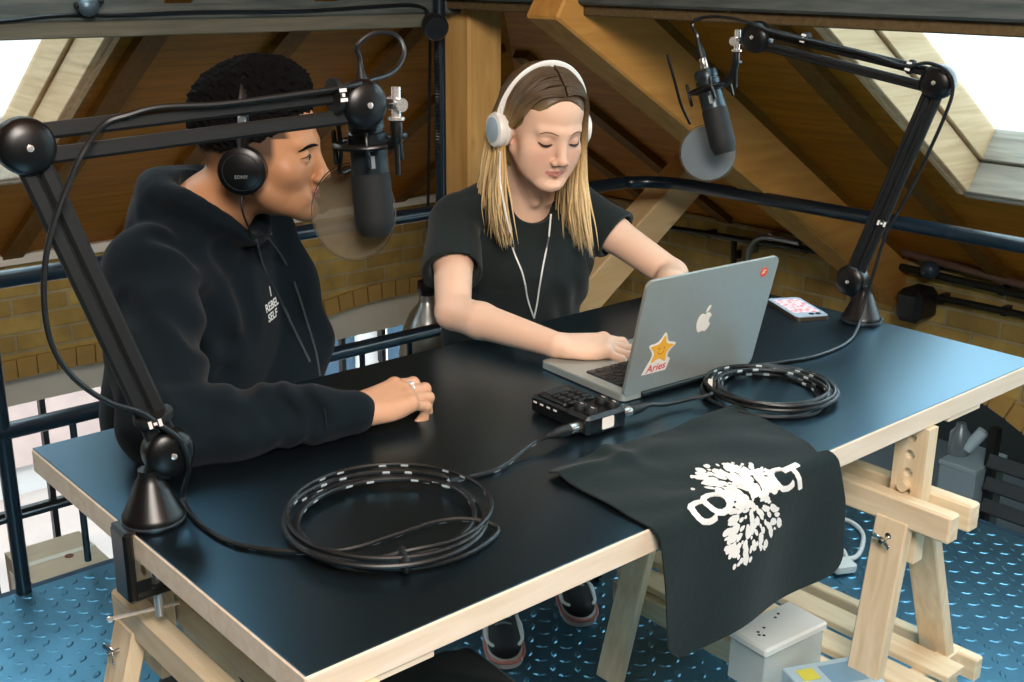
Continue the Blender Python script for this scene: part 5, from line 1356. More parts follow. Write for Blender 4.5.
def hand(S, W, f, n, s, curl, k=1.0, spread=.07, thumb=(.35, .35), fat=1.0):
    """wrist W, f along the palm, n out of the back of the hand, s towards the thumb; curl: per finger (knuckle, middle, end) in degrees"""
    f = unit(f); n = unit(n - f * np.dot(n, f)); s = unit(s - f * np.dot(s, f) - n * np.dot(s, n)); W = np.asarray(W, float)
    spec = [(.026, .088, (.041, .025, .020), .0092), (.0085, .092, (.046, .029, .021), .0093), (-.0095, .087, (.043, .027, .021), .0088), (-.026, .079, (.033, .021, .018), .0078)]
    tips = []; knk = []
    for i, (x, y, seg, r) in enumerate(spec):
        kn = W + (f * y + s * x) * k + n * .004 * k; r *= k * fat; knk.append(kn)
        S.cone(W + f * .012 * k + s * x * .62 * k, kn, .0135 * k * fat, .0115 * k * fat, .012 * k)      # metacarpal
        d = f + s * spread * (1.5 - i) * .8; d = unit(d); p_ = kn; ang = 0
        for j in range(3):
            ang += math.radians(curl[i][j]); q = p_ + (d * math.cos(ang) - n * math.sin(ang)) * seg[j] * k
            S.cone(p_, q, r * (1.04 - .08 * j), r * (.96 - .10 * j), .0035 * k)
            if j < 2: S.ell(q + n * .0008, r * (1.0 - .07 * j), None, .003 * k)
            p_ = q
        tips.append(p_); S.ell(kn + n * .003 * k, .0098 * k * fat, None, .006 * k)
    S.ell(W + (f * .048 - n * .004) * k, np.array([.036, .043, .0125]) * k, np.stack([s, f, n], 1), .012 * k)
    S.cone(W + (s * .018 + f * .012 - n * .006) * k, W + (s * .034 + f * .042 - n * .012) * k, .0145 * k * fat, .0125 * k * fat, .012 * k)   # thumb root
    t0 = W + (s * .034 + f * .042 - n * .012) * k; a1, a2 = thumb
    d1 = unit(f * math.cos(a1) + s * math.sin(a1) - n * .25); t1 = t0 + d1 * .034 * k; d2 = unit(d1 * math.cos(a2) + (f * .7 - s * .7) * math.sin(a2) - n * .15); t2 = t1 + d2 * .027 * k
    S.cone(t0, t1, .0115 * k * fat, .0098 * k * fat, .006 * k); S.cone(t1, t2, .0098 * k * fat, .0078 * k * fat, .004 * k)
    tips.append(t2); return tips, knk
def on_face(S, H, x, z, lift=.0004, off=0.0):
    return S.cast(H.p(x, .17, z), H.d(0, -1, 0), .2) + H.d(0, 1, 0) * lift
def face_line(S, H, pts, rad, n=14, lift=.0003):
    P_ = crv([(x, z, 0) for x, z in pts], n); q = np.array([on_face(S, H, x, z, lift) for x, z, _ in P_])
    q[1:-1] = (q[:-2] + 2 * q[1:-1] + q[2:]) / 4
    t = np.linspace(0, 1, len(q)); return q, rad * (.25 + .75 * np.sin(np.pi * np.clip(t, .03, .97)) ** .6)
def strand_mesh(paths, radii, n=5, flat=.45, ups=None):
    mb = MB()
    for i, (P_, r) in enumerate(zip(paths, radii)): mb.tube(P_, r, n, flat=flat, up=None if ups is None else ups[i])
    return mb
# ------------------------------------------------------------------ the woman
M['skin_w'] = vcol_mat('fair_skin', rough=.5, spec=.35, sss=.12, noise=.03, scale=70, bump=.03)
M['skin_m'] = vcol_mat('brown_skin', rough=.45, spec=.4, sss=.08, noise=.05, scale=90, bump=.04)
SKW = np.array(srgb(232, 192, 166)[:3]); SKM = np.array(srgb(190, 138, 100)[:3])
HW = Head(on(543, 125.5, 1, .885), (-.27, -.96), 15, -2, .985)
neck_w = V(1.185, .985, 1.02)
S = Soft((.76, .36, .73), (1.58, 1.16, 1.36), .0022)
build_head(S, HW)
S.cone(HW.p(0, -.028, -.045), neck_w, .050, .052, .02); S.cone(neck_w, neck_w + V(.01, .03, -.09), .055, .075, .03)
for s in (-1, 1): S.cone(HW.p(s * .055, -.03, -.04), neck_w + V(-.0 + s * .02, -.055, -.03), .012, .010, .02)
SHW = A = S
# arms and hands
RS, LS = V(1.005, 1.02, .945), V(1.375, 1.04, .945)
RE, RWr = V(.866, .845, .812), V(.905, .578, .800)
LE, LWr = V(1.452, .775, .808), V(1.215, .575, .800)
for sh, el, wr in ((RS, RE, RWr), (LS, LE, LWr)):
    m1 = sh + (el - sh) * .45; fa = el + (wr - el) * .28
    A.chain([sh, m1, el], [.045, .042, .036], .010)
    A.chain([el, fa, wr], [.036, .0365, .0245], .010)
chest = V(1.19, 1.03, .86)
A.cone(RS, LS, .040, .040, .02); A.torso([(chest + V(0, .01, -.12), V(.11, 0, 0), .07), (chest + V(0, .01, .05), V(.115, 0, 0), .07)], .02)
fR = unit(on(626, 350, 2, .79) - RWr)
hand(A, RWr + fR * .004, V(.86, -.51, -.09), V(-.06, -.16, 1), V(.51, .86, 0), [(14, 30, 22), (16, 34, 22), (18, 34, 22), (20, 24, 18)], 1.06, .17, (.55, .2))
hand(A, LWr, V(-.80, -.58, -.05), V(-.06, 0, 1), V(-.58, .80, 0) * -1 * -1, [(24, 34, 22)] * 4, .98, .1, (.5, .2))
bodyw = A.skin()
woman = thing('person', (1.19, 1.1, 0), 'woman in black t-shirt with long blonde hair typing at the laptop', 'person', 'people at the table')
def tone_w(P):
    L = HW.loc(P); c = np.tile(SKW, (len(P), 1)); inh = (np.abs(L) < .2).all(1) & (L[:, 2] > -.14)
    x, y, z = L[:, 0], L[:, 1], L[:, 2]; ax_ = np.abs(x)
    lip = inh & (y > .08) & ((ax_ / .0235) ** 2 + ((z + .0710) / .0075) ** 2 < 1)
    bl = np.exp(-(((ax_ - .042) / .02) ** 2 + ((z + .036) / .018) ** 2)) * (y > .03) * inh
    nt_ = np.exp(-((x / .014) ** 2 + ((z + .04) / .012) ** 2)) * (y > .09) * inh
    lid = np.exp(-(((ax_ - .032) / .017) ** 2 + ((z + .001) / .010) ** 2)) * (y > .05) * inh
    pink = np.array(srgb(216, 150, 132)[:3]); lc = np.array(srgb(204, 138, 126)[:3]); ld = np.array(srgb(190, 140, 118)[:3])
    c = c + (pink - c) * (.45 * bl + .35 * nt_)[:, None]; c = c + (ld - c) * (.55 * lid)[:, None]; c[lip] = lc
    el = np.exp(-np.minimum(((P - RE) ** 2).sum(1), ((P - LE) ** 2).sum(1)) / .0012); c = c + (pink - c) * (.25 * el)[:, None]
    return c
soft_object('body', [bodyw], M['skin_w'], woman, tone_w)
# face: brows, lashes, eyes
M['brow_w'] = plain('brow_brown', srgb(128, 92, 62), rough=.8, noise=.2, scale=300); M['lash'] = plain('lash_dark', srgb(52, 36, 30), rough=.7)
mb = MB(); ml = MB(); mc = MB()
for s in (-1, 1):
    q, r_ = face_line(SHW, HW, [(s * .013, .0165), (s * .026, .0205), (s * .038, .0205), (s * .049, .0145)], .0030, lift=.0002); mb.tube(q, r_, 6, flat=.5)
    q, r_ = face_line(SHW, HW, [(s * .0195, -.0065), (s * .026, -.0085), (s * .034, -.0095), (s * .041, -.0085), (s * .0475, -.0055)], .0031, lift=.0006); ml.tube(q, r_, 6)
    q, r_ = face_line(SHW, HW, [(s * .020, .0035), (s * .030, .0075), (s * .040, .0065), (s * .047, .0015)], .0008, lift=-.0002); mc.tube(q, r_, 5)
mb.build('eyebrow', M['brow_w'], woman); ml.build('eyelashes', M['lash'], woman)
# t-shirt
T_ = Soft((.80, .74, .50), (1.62, 1.30, 1.10), .0042)
TC = V(1.20, 1.06, 0)
T_.torso([((1.20, 1.10, .52), V(.175, 0, 0), .125), ((1.225, 1.07, .66), V(.178, 0, 0), .112), ((1.222, 1.03, .80), V(.176, 0, 0), .118), ((1.195, 1.02, .89), V(.165, 0, 0), .108), ((1.19, 1.03, .955), V(.150, 0, 0), .075)], .04)
for s in (-1, 1): T_.ell(V(1.195 + s * .070, .945, .845), (.065, .055, .06), None, .05)
T_.cone(neck_w + V(0, .02, -.03), RS + V(.02, 0, .02), .056, .048, .03); T_.cone(neck_w + V(0, .02, -.03), LS + V(-.02, 0, .02), .056, .048, .03)
for sh, el in ((RS, RE), (LS, LE)):
    d = unit(el - sh); e_ = sh + d * (.150 if sh is RS else .145)
    T_.cone(sh - d * .0, e_, .057, .062, .022, cut=False); 
for sh, el in ((RS, RE), (LS, LE)):
    d = unit(el - sh); e_ = sh + d * (.148 if sh is RS else .143)
    T_.cone(e_, e_ + d * .12, .13, .13, 0, 'sub', cut=True)
    T_.cone(e_ - d * .06, e_ + d * .03, .047, .056, 0, 'sub')
nk = neck_w + V(-.004, -.012, 0)
T_.cone(nk + V(-.004, -.03, -.015), nk + V(-.01, -.05, .10), .066, .085, .006, 'sub')
T_.ripple(fold_noise(5, .0035, 42, (1, 1, 1.6)))
T_.ripple(lambda P: .004 * np.sin(70 * (P[:, 2] + .6 * P[:, 0]) + 3 * np.sin(P[:, 0] * 20)) * np.exp(-((P[:, 2] - .72) / .09) ** 2))
M['tee'] = plain('black_tee_cotton', srgb(30, 38, 38), rough=.9, spec=.2, noise=.08, scale=60, bump=.1, sheen=.08)
tee = soft_object('t_shirt', [T_.skin()], M['tee'], woman)
# trousers, shoes
M['trouser'] = plain('black_trousers', srgb(26, 28, 30), rough=.85, noise=.1, scale=40)
P2 = Soft((.84, .66, .05), (1.50, 1.36, .62), .006)
P2.torso([((1.20, 1.12, .48), V(.17, 0, 0), .12), ((1.20, 1.10, .56), V(.165, 0, 0), .115)], .03)
for s, kx, ax_, ay_ in ((-1, 1.06, 1.03, .90), (1, 1.32, 1.275, .92)):
    h_, k_, a_ = V(1.20 + s * .09, 1.10, .49), V(kx, .80, .53), V(ax_, ay_, .10)
    P2.chain([h_, k_, a_], [.088, .066, .052], .03)
P2.ripple(fold_noise(9, .004, 38)); soft_object('trousers', [P2.skin()], M['trouser'], woman)
def sneaker(c, yaw, parent, q=.88):
    cy, sy = math.cos(yaw), math.sin(yaw); R = np.stack([V(cy, sy, 0), V(-sy, cy, 0), V(0, 0, 1)], 1); T = lambda x, y, z: c + R @ (V(x, y, z) * q)   # local -y: toe
    sh = Soft(c - .2, c + .2, .0028)
    sh.ell(T(0, -.085, .035), (.038, .052, .026), R, .02); sh.ell(T(0, .0, .045), (.035, .073, .031), R, .03); sh.ell(T(0, .07, .058), (.032, .043, .039), R, .02); sh.cone(T(0, .055, .06), T(0, .062, .115), .034, .036, .02)
    up_ = soft_object('shoe', [sh.skin()], plain('black_shoe_mesh', srgb(24, 26, 30), rough=.7, noise=.3, scale=120), parent)
    out = [(.0, -.150), (.026, -.142), (.043, -.115), (.047, -.07), (.042, 0), (.041, .06), (.035, .105), (.0, .125)]; out = out + [(-x, y) for x, y in out[-2:0:-1]]
    out = crv([(x, y, 0) for x, y in out], 3, True)[:, :2]
    m = MB(); m.prism([(x * .90, y * .88) for x, y in out], T(0, 0, .001), R[:, 0], R[:, 1], .020); m.build('sole', plain('pale_sole', srgb(206, 204, 198), rough=.6), up_, angle=30)
    MB().tube([T(x * 1.035, y * 1.01, .020) for x, y in out], .0045, 6, closed=True).build('sole_band', plain('pink_foam', srgb(206, 130, 120), rough=.6), up_)
    for s in (-1, 1):
        st = [T(s * .030, -.118, .048), T(s * .043, -.08, .044), T(s * .0445, -.035, .056), T(s * .041, .015, .05), T(s * .037, .05, .078)]
        MB().tube(crv(st, 6), [.003] + [.0062] * 23 + [.003], 6, flat=.6).build('white_stripe', M['print'], up_)
    for k in range(4): MB().tube(crv([T(-.020, -.055 + .025 * k, .070 + .006 * k), T(0, -.060 + .025 * k, .079 + .007 * k), T(.020, -.055 + .025 * k, .070 + .006 * k)], 4), .0028, 6).build('lace', plain('grey_lace', srgb(150, 156, 160), rough=.7), up_)
sneaker(V(1.0, .845, .003), -.6, woman); sneaker(V(1.245, .865, .003), -.55, woman)
# hair: dark at the parting, blonde below; long locks in front of both shoulders
H = HW
CP = Soft(H.c - .17, H.c + .17, .0036)
CP.ell(H.p(0, -.018, .036), np.array([.083, .100, .093]) * H.k, H.R, .01); CP.ell(H.p(0, -.055, -.03), np.array([.075, .065, .10]) * H.k, H.R, .03)
CP.ell(H.p(0, .030, .056), np.array([.0645, .0615, .0535]) * H.k, H.R, .01); CP.ell(H.p(0, .087, -.029), np.array([.070, .084, .112]) * H.k, H.R, .008, 'sub')
M['hair_w'] = vcol_mat('blonde_hair', rough=.45, spec=.45, noise=.25, scale=220, bump=.15)
DK, BL, PALE = [np.array(srgb(*c)[:3]) for c in ((80, 61, 39), (186, 151, 96), (230, 204, 154))]
def hair_tone(P):
    L = H.loc(P); z = L[:, 2] + .18 * np.clip(.05 - L[:, 1], -.03, .1) * 0; t = np.clip((.070 - z) / .13, 0, 1) ** 1.2; t2 = np.clip((-.02 - z) / .12, 0, 1)
    c = DK + (BL - DK) * t[:, None]; c = c + (PALE - c) * (.55 * t2)[:, None]
    fr = np.clip((L[:, 1] - .045) / .03, 0, 1) * np.clip((.085 - z) / .05, 0, 1); c = c + (PALE - c) * (.4 * fr)[:, None]; return c
hair = soft_object('hair', [CP.skin()], M['hair_w'], woman, hair_tone)
rg = random.Random(21); paths, rads, ups = [], [], []
def lock(side, y0, splay, front, length, r, tuck=0.0):
    """from the parting, over the side of the skull, then hanging"""
    x1 = side * (.084 + rg.uniform(0, .007)); pts = []; lift = rg.uniform(1.12, 1.19); back = max(0., y0 - ((.030 if side > 0 else .034) + rg.uniform(-.012, .008)))
    for ph in (2, 22, 45, 66, 84):
        y = y0 - back * (ph / 84.) ** 1.25; k_ = math.sqrt(max(.06, 1 - ((y + .014) / .107) ** 2)); a_ = math.radians(ph)
        r1 = 1 / math.hypot(math.sin(a_) / (.078 * lift * k_), math.cos(a_) / (.090 * (lift - .055) * k_))
        kf = 1 - ((y - .030) / .066) ** 2
        if kf > .02:
            bx_, bz_ = .068 * math.sqrt(kf) * (lift - .09), .057 * math.sqrt(kf) * (lift - .09); s2_, c2_ = math.sin(a_), math.cos(a_)
            qa, qb, qc = (s2_ / bx_) ** 2 + (c2_ / bz_) ** 2, 2 * c2_ * -.024 / bz_ ** 2, (.024 / bz_) ** 2 - 1
            dq = qb * qb - 4 * qa * qc
            if dq > 0: r1 = max(r1, (-qb + math.sqrt(dq)) / (2 * qa))
        pts.append(H.p(side * math.sin(a_) * r1, y, .030 + math.cos(a_) * r1))
    yb_ = y0 - back
    if side < 0: yb_ = min(yb_, rg.uniform(-.03, .004))
    pts.append(H.p(x1 + side * .004, yb_ * .8 + front * .08, -.03))
    e_ = H.p(x1 + side * .004, yb_ * .7 + front * .15, -.06); dwn = V(0, 0, -1)
    fw = H.d(0, 1, 0) * V(1, 1, 0); sd_ = H.d(1, 0, 0) * V(1, 1, 0) * side
    for t in (.25, .5, .75, 1.0):
        q = e_ + dwn * length * t + fw * front * (t ** 1.2) + sd_ * (splay * math.sin(t * 2.2)) + V(rg.uniform(-.0025, .0025), rg.uniform(-.0025, .0025), 0); pts.append(q)
    c_ = crv(pts, 5); paths.append(c_); n = len(c_); t = np.linspace(0, 1, n)
    rads.append(r * (.55 + .45 * np.minimum(1, t * 4)) * np.clip((1.02 - t) * 3.2, .06, 1)); ups.append(unit(H.d(side, .3, .2)))
for i in range(210):
    y0 = rg.uniform(-.09, .081); fr = y0 > .02
    lock(-1, y0, rg.uniform(-.006, .022), rg.uniform(-.01, .075) if y0 > -.04 else rg.uniform(-.05, .0), rg.uniform(.15, .20), rg.uniform(.0034, .0066), 1.0 if fr else .6)
for i in range(210):
    y0 = rg.uniform(-.09, .081)
    lock(1, y0, rg.uniform(-.020, .010), rg.uniform(.0, .075) if y0 > -.04 else rg.uniform(-.05, .01), rg.uniform(.16, .212), rg.uniform(.0034, .0066), .15 if y0 > .03 else .5)
hs = strand_mesh(paths, rads, 6, .5)
lo_ = hs.build('hair_locks', M['hair_w'], hair, angle=0)
a = lo_.data.color_attributes.new('tone', 'FLOAT_COLOR', 'POINT'); co = np.zeros(len(lo_.data.vertices) * 3, np.float32); lo_.data.vertices.foreach_get('co', co)
co = co.reshape(-1, 3); cc_ = np.ones((len(co), 4), np.float32); nv = len(co)
jit = np.repeat(np.array([rg.uniform(.78, 1.15) for _ in paths]), [len(p_) * 6 for p_ in paths]); cc_[:, :3] = hair_tone(co) * (jit[:, None] if len(jit) == nv else 1); a.data.foreach_set('color', cc_.ravel())
# white headphones
hp = thing('headphones', H.p(0, 0, 0), "white wired headphones on the blonde woman's head", 'headphones')
M['hpw'] = plain('white_gloss', srgb(236, 234, 230), rough=.3, noise=.02); M['pad'] = plain('pale_pad', srgb(224, 218, 208), rough=.6)
arc = [H.p(.099 * math.cos(t), -.012 + .004 * math.sin(t), .010 + .1215 * math.sin(t)) for t in np.linspace(.0, math.pi, 34)]
ups_ = [unit(H.d(0, 1, 0))] * 34
MB().tube(arc, .0105, 10, flat=.36, up=H.d(0, -1, 0) if False else None).build('headband', M['hpw'], hp)
for s in (-1, 1):
    d = H.d(s, .06, 0); c = H.p(s * .083, -.012, -.012)
    cup = MB().lathe([(.030, .012), (.036, .015), (.037, .022), (.034, .028), (.022, .0305), (.001, .031)], c, d, 30).build('ear_cup', M['hpw'], hp)
    MB().lathe([(.020, .0), (.034, .001), (.037, .007), (.035, .014), (.020, .014)], c, d, 30).build('ear_pad', M['pad'], cup)
    MB().lathe([(.026, .0300), (.026, .0312), (.012, .0318)], c, d, 26).build('cap_disc', plain('silver_blue', srgb(170, 188, 200), rough=.3, metal=.4), cup)
    MB().beam(H.p(s * .1005, -.012, -.004), H.p(s * .1, -.011, .04), .016, .007, H.d(s, 0, 0), bev=.002).build('slider', M['hpw'], hp)
# white lead from both sides down the shirt
cw = MB(); j = T_.cast(on(533, 318, 1, .80), unit(on(533, 318, 1, .9) - CAM), .3) 
def lead(pxs, start):
    out = [start]
    for x, y in pxs:
        r_ = ray(x, y); o_ = CAM + r_ * 2.15 / np.linalg.norm(r_); p_ = T_.cast(o_, r_, 1.0); out.append(p_ - unit(r_) * .006)
    return crv(out, 6)
e1 = H.p(-.090, -.008, -.048)
hrp = lambda x, y, Y: on(x, y, 1, Y)
c1 = [e1, hrp(500, 180, .845), hrp(504, 205, .835), hrp(510, 232, .835)]
MB().tube(np.concatenate([crv(c1, 6)[:-1], lead([(511, 242), (514, 252), (518, 262), (522, 272), (525, 284), (527, 296), (530, 307), (534, 318)], c1[-1])]), .0020, 6).build('lead', M['hpw'], hp)
c1 = [hrp(551, 214, .84), hrp(549, 236, .84)]
MB().tube(np.concatenate([crv(c1, 6)[:-1], lead([(547, 246), (545, 256), (543, 266), (541, 278), (539, 290), (537, 304), (534, 318)], c1[-1])]), .0020, 6).build('lead', M['hpw'], hp)
# ------------------------------------------------------------------ the man
fm = unit(V(.755, -.656, 0) + .03 * V(-.66, -.75, 0))
HM = Head(on(261, 150, 1, .88), (fm[0], fm[1]), 2, 0, 1.02)
tf = unit(V(.57, -.82, 0)); tr = V(-.82, -.57, 0)                # chest direction, towards his right
nbm = V(.400, .950, 1.060)
S = Soft((.07, .42, .735), (.74, 1.14, 1.38), .0021)
build_head(S, HM, True)
S.cone(HM.p(0, -.030, -.05), nbm, .057, .060, .02); S.cone(nbm, nbm + V(-.01, .03, -.08), .062, .08, .03)
for s in (-1, 1): S.cone(HM.p(s * .058, -.035, -.045), nbm + tf * .05 - tr * s * .018, .013, .011, .02)
SHM = A = S
RSm, LSm = V(.262, .885, .990), V(.54, 1.06, .995)
REm, RWm = V(.142, .632, .812), V(.418, .530, .797)
A.torso([(nbm + V(0, .05, -.26), tr * .12, .08), (nbm + V(0, .04, -.10), tr * .11, .07)], .03); A.chain([nbm + V(0, .02, -.07), RSm, REm, REm + (RWm - REm) * .6], [.05, .042, .026, .026], .01)
A.cone(REm + (RWm - REm) * .74, RWm, .032, .0265, .02, squash=((0, 0, 1), .85))
tips, kn = hand(A, RWm + V(.004, 0, .002), V(1, .05, .02), V(-.02, -.28, 1), V(0, 1, .1), [(12, 52, 50), (14, 60, 52), (17, 68, 52), (22, 70, 55)], 1.10, .04, (.5, .35), 1.05)
bodym = A.skin()
man = thing('person', (.28, 1.08, 0), 'man in black hooded sweatshirt in profile, resting one hand on the table', 'person', 'people at the table')
def tone_m(P):
    L = HM.loc(P); c = np.tile(SKM, (len(P), 1)); x, y, z = L[:, 0], L[:, 1], L[:, 2]; ax_ = np.abs(x); inh = (np.abs(L) < .2).all(1) & (z > -.14)
    lip = inh & (y > .08) & ((ax_ / .0235) ** 2 + ((z + .0715) / .0115) ** 2 < 1)
    stub = np.array(srgb(58, 46, 36)[:3])
    edge = .055 - .75 * np.clip(z - .0, 0, .1) * 0
    front = np.where(z > .03, .066 - .35 * (z - .03), .042 - .25 * np.clip(-z, 0, .1)); hl = np.clip((front - y) / .010, 0, 1)           # hairline
    low = np.clip((z + .055) / .06, 0, 1); beh = np.clip((-.002 - y) / .02, 0, 1); burn = np.clip((z + .03) / .035, 0, 1)
    h_ = inh * hl * np.where(y < -.012, low, burn) * (y < .08)
    c = c + (stub - c) * (.93 * h_)[:, None]
    lc = np.array(srgb(168, 104, 88)[:3]); c[lip] = lc
    ck = np.exp(-(((ax_ - .045) / .02) ** 2 + ((z + .035) / .02) ** 2)) * (y > .03) * inh; c = c + (np.array(srgb(196, 128, 96)[:3]) - c) * (.3 * ck)[:, None]
    hp_ = (P[:, 2] < .9); c[hp_] = np.array(srgb(208, 160, 128)[:3])
    return c
soft_object('body', [bodym], M['skin_m'], man, tone_m)
# short dense curls
HR = Soft(HM.c - .2, HM.c + .2, .0028); k_ = HM.k
HR.ell(HM.p(0, -.018, .062), np.array([.086, .106, .086]) * k_, HM.R, .01); HR.ell(HM.p(0, -.030, .02), np.array([.079, .086, .075]) * k_, HM.R, .02); HR.ell(HM.p(0, .008, .108), np.array([.070, .080, .052]) * k_, HM.R, .02)
HR.ell(HM.p(0, .130, -.01), np.array([.11, .078, .095]) * k_, HM.R, .006, 'sub')
w_ = HR._win(HM.c - .2, HM.c + .2)
zz = sum((w_[1][i] - HM.c[i]) * np.float32(HM.R[i, 2]) for i in range(3)); yy = sum((w_[1][i] - HM.c[i]) * np.float32(HM.R[i, 1]) for i in range(3))
HR._put(w_[0], zz - (.010 + .35 * np.clip(yy + .03, 0, .2)) , .004, 'sub')
rgm = np.random.RandomState(4); KK = [(unit(rgm.normal(size=3)) * rgm.uniform(300, 800), rgm.uniform(0, 6.28)) for _ in range(14)]
HR.ripple(lambda P: .0024 * sum(np.sin(P @ k + p_) for k, p_ in KK) / 3.2, .02)
M['hair_m'] = plain('black_curls', srgb(9, 8, 8), rough=.95, spec=.1, noise=.3, scale=160, bump=.4)
soft_object('hair', [HR.skin()], M['hair_m'], man)
mb = MB(); ml = MB()
for s in (-1, 1):
    q, r_ = face_line(SHM, HM, [(s * .012, .0150), (s * .026, .0168), (s * .039, .0150), (s * .050, .0085)], .0048, lift=.0002); mb.tube(q, r_, 6, flat=.6)
mb.build('eyebrow', M['hair_m'], man)
for s in (-1, 1):
    up_ = [(s * .0185, -.0055), (s * .025, -.0005), (s * .033, .0008), (s * .041, -.0012), (s * .0475, -.0045)]; dn = [(s * .0475, -.0045), (s * .040, -.0085), (s * .031, -.0098), (s * .024, -.0085), (s * .0185, -.0055)]
    loop_ = crv([(x, z, 0) for x, z in up_], 5)[:-1].tolist() + crv([(x, z, 0) for x, z in dn], 5)[:-1].tolist(); q = [on_face(SHM, HM, x, z, .0006) for x, z, _ in loop_]
    MB().add([on_face(SHM, HM, s * .033, -.0035, .0012)] + q, [(0, 1 + i, 1 + (i + 1) % len(q)) for i in range(len(q))]).build('eye', plain('eye_white', srgb(214, 206, 198), rough=.2), man)
    ic = (s * .0335, -.0025); pl = [on_face(SHM, HM, ic[0] + .0052 * math.cos(t), ic[1] + .0052 * math.sin(t), .0014) for t in np.linspace(0, 6.283, 17)[:-1]]
    MB().add([on_face(SHM, HM, *ic, .0020)] + pl, [(0, 1 + i, 1 + (i + 1) % 16) for i in range(16)]).build('iris', plain('dark_iris', srgb(30, 20, 16), rough=.1), man)
    q, r_ = face_line(SHM, HM, up_, .0014, lift=.0012); ml.tube(q, r_, 6)
ml.build('eyelashes', M['lash'], man)
# hooded sweatshirt
G = Soft((-.02, .46, .50), (.78, 1.36, 1.20), .0042)
ctr_ = lambda z, a=0.0: V(.385 + (z - .5) * .02, 1.10 - (z - .5) * .25, z) + tf * a
G.torso([(ctr_(.52), tr * .175, .140), (ctr_(.66), tr * .178, .150), (ctr_(.80), tr * .188, .142), (ctr_(.90), tr * .190, .128), (ctr_(.985), tr * .165, .095)], .05)
G.cone(nbm + V(0, .02, -.03), RSm, .075, .072, .04); G.cone(nbm + V(0, .02, -.03), LSm, .075, .072, .04)
me_ = RSm + (REm - RSm) * .5
G.chain([RSm, me_, REm], [.070, .074, .066], .05); G.ell(REm, .064, None, .02)
fm_ = REm + (RWm - REm) * .35; cf = REm + (RWm - REm) * .80; ce = REm + (RWm - REm) * .985
G.chain([REm, fm_, cf], [.064, .060, .050], .03, squash=((0, 0, 1), .92)); G.cone(cf, ce, .0425, .0405, .010, squash=((0, 0, 1), .9))
LEm = V(.585, .965, .775); G.chain([LSm, LSm + (LEm - LSm) * .5, LEm], [.074, .070, .060], .04); G.chain([LEm, V(.47, .86, .64)], [.058, .048], .03)
# hood: folded collar round the neck and the bag of the hood behind
bk = -tf
G.ell(nbm + bk * .065 + V(0, 0, .008), (.118, .060, .066), np.stack([tr, tf, V(0, 0, 1)], 1), .03)
G.ell(nbm + bk * .095 + V(0, 0, -.05), (.112, .052, .085), np.stack([tr, tf, V(0, 0, 1)], 1), .03)
ring = []
for t in np.linspace(0, 2 * math.pi, 25):
    cx_, sy_ = math.cos(t), math.sin(t); fw = max(0, sy_); ring.append(nbm + tr * cx_ * .088 + tf * (sy_ * .085 - .005) + V(0, 0, .030 - .070 * fw ** 1.5 + .012 * max(0, -sy_)))
G.chain(ring, [.030 - .006 * max(0, math.sin(t)) for t in np.linspace(0, 2 * math.pi, 25)], .012)
G.cone(nbm + V(0, 0, .0) + tf * .008, nbm + V(0, 0, .16) + tf * .05, .062, .085, .008, 'sub')
G.cone(nbm + tf * .06 + V(0, 0, .0), nbm + tf * .13 + V(0, 0, .03), .030, .045, .02, 'sub')
# creases
def crease(pts, r=.010, k=.020): G.chain([np.asarray(p_, float) for p_ in pts], [r] * len(pts), k, 'sub')
def ridge(pts, r=.012, k=.025): G.chain([np.asarray(p_, float) for p_ in pts], [r] * len(pts), k)
def onG(x, y, depth=.0):
    r_ = ray(x, y); p_ = G.cast(CAM + r_ * 1.25 / np.linalg.norm(r_), r_, 1.6); return p_ + unit(r_) * depth
for pl, d_ in (([(150, 205), (190, 228), (235, 245)], .002), ([(160, 232), (200, 252), (248, 262)], .003), ([(118, 300), (150, 330), (175, 372)], .003), ([(170, 300), (205, 330), (228, 375)], .001), ([(205, 300), (235, 345), (248, 392)], .003),
               ([(255, 425), (275, 402), (300, 405)], .002), ([(120, 400), (150, 425), (200, 432)], .004), ([(190, 395), (215, 412), (240, 412)], .002), ([(285, 420), (310, 412), (325, 420)], .003), ([(220, 250), (245, 285), (255, 330)], .004)):
    crease([onG(x, y, -.0145 + d_) for x, y in pl], .014, .030)
def gripple(P):
    t = (P - REm) @ unit(RWm - REm); d_ = np.linalg.norm(P - REm - t[:, None] * unit(RWm - REm), axis=1)
    cuff = .0035 * np.sin(t * 150 + 8 * d_ + 2 * np.sin(P[:, 2] * 60)) * np.exp(-((t - .20) / .045) ** 2) * (d_ < .09)
    return cuff
G.ripple(fold_noise(12, .0050, 30, (1, 1, 1.4))); G.ripple(gripple)
M['hoodie'] = plain('black_fleece', srgb(12, 23, 30), rough=.92, spec=.15, noise=.10, scale=70, bump=.15, sheen=.05)
hood = soft_object('hooded_sweatshirt', [G.skin()], M['hoodie'], man)
MB().tube([ce - unit(RWm - REm) * .052 + .0435 * (V(0, 0, .9) * math.cos(t) + unit(np.cross(RWm - REm, V(0, 0, 1))) * math.sin(t)) for t in np.linspace(0, 6.283, 33)[:-1]], .0022, 6, closed=True).build('cuff_seam', M['hoodie'], hood)
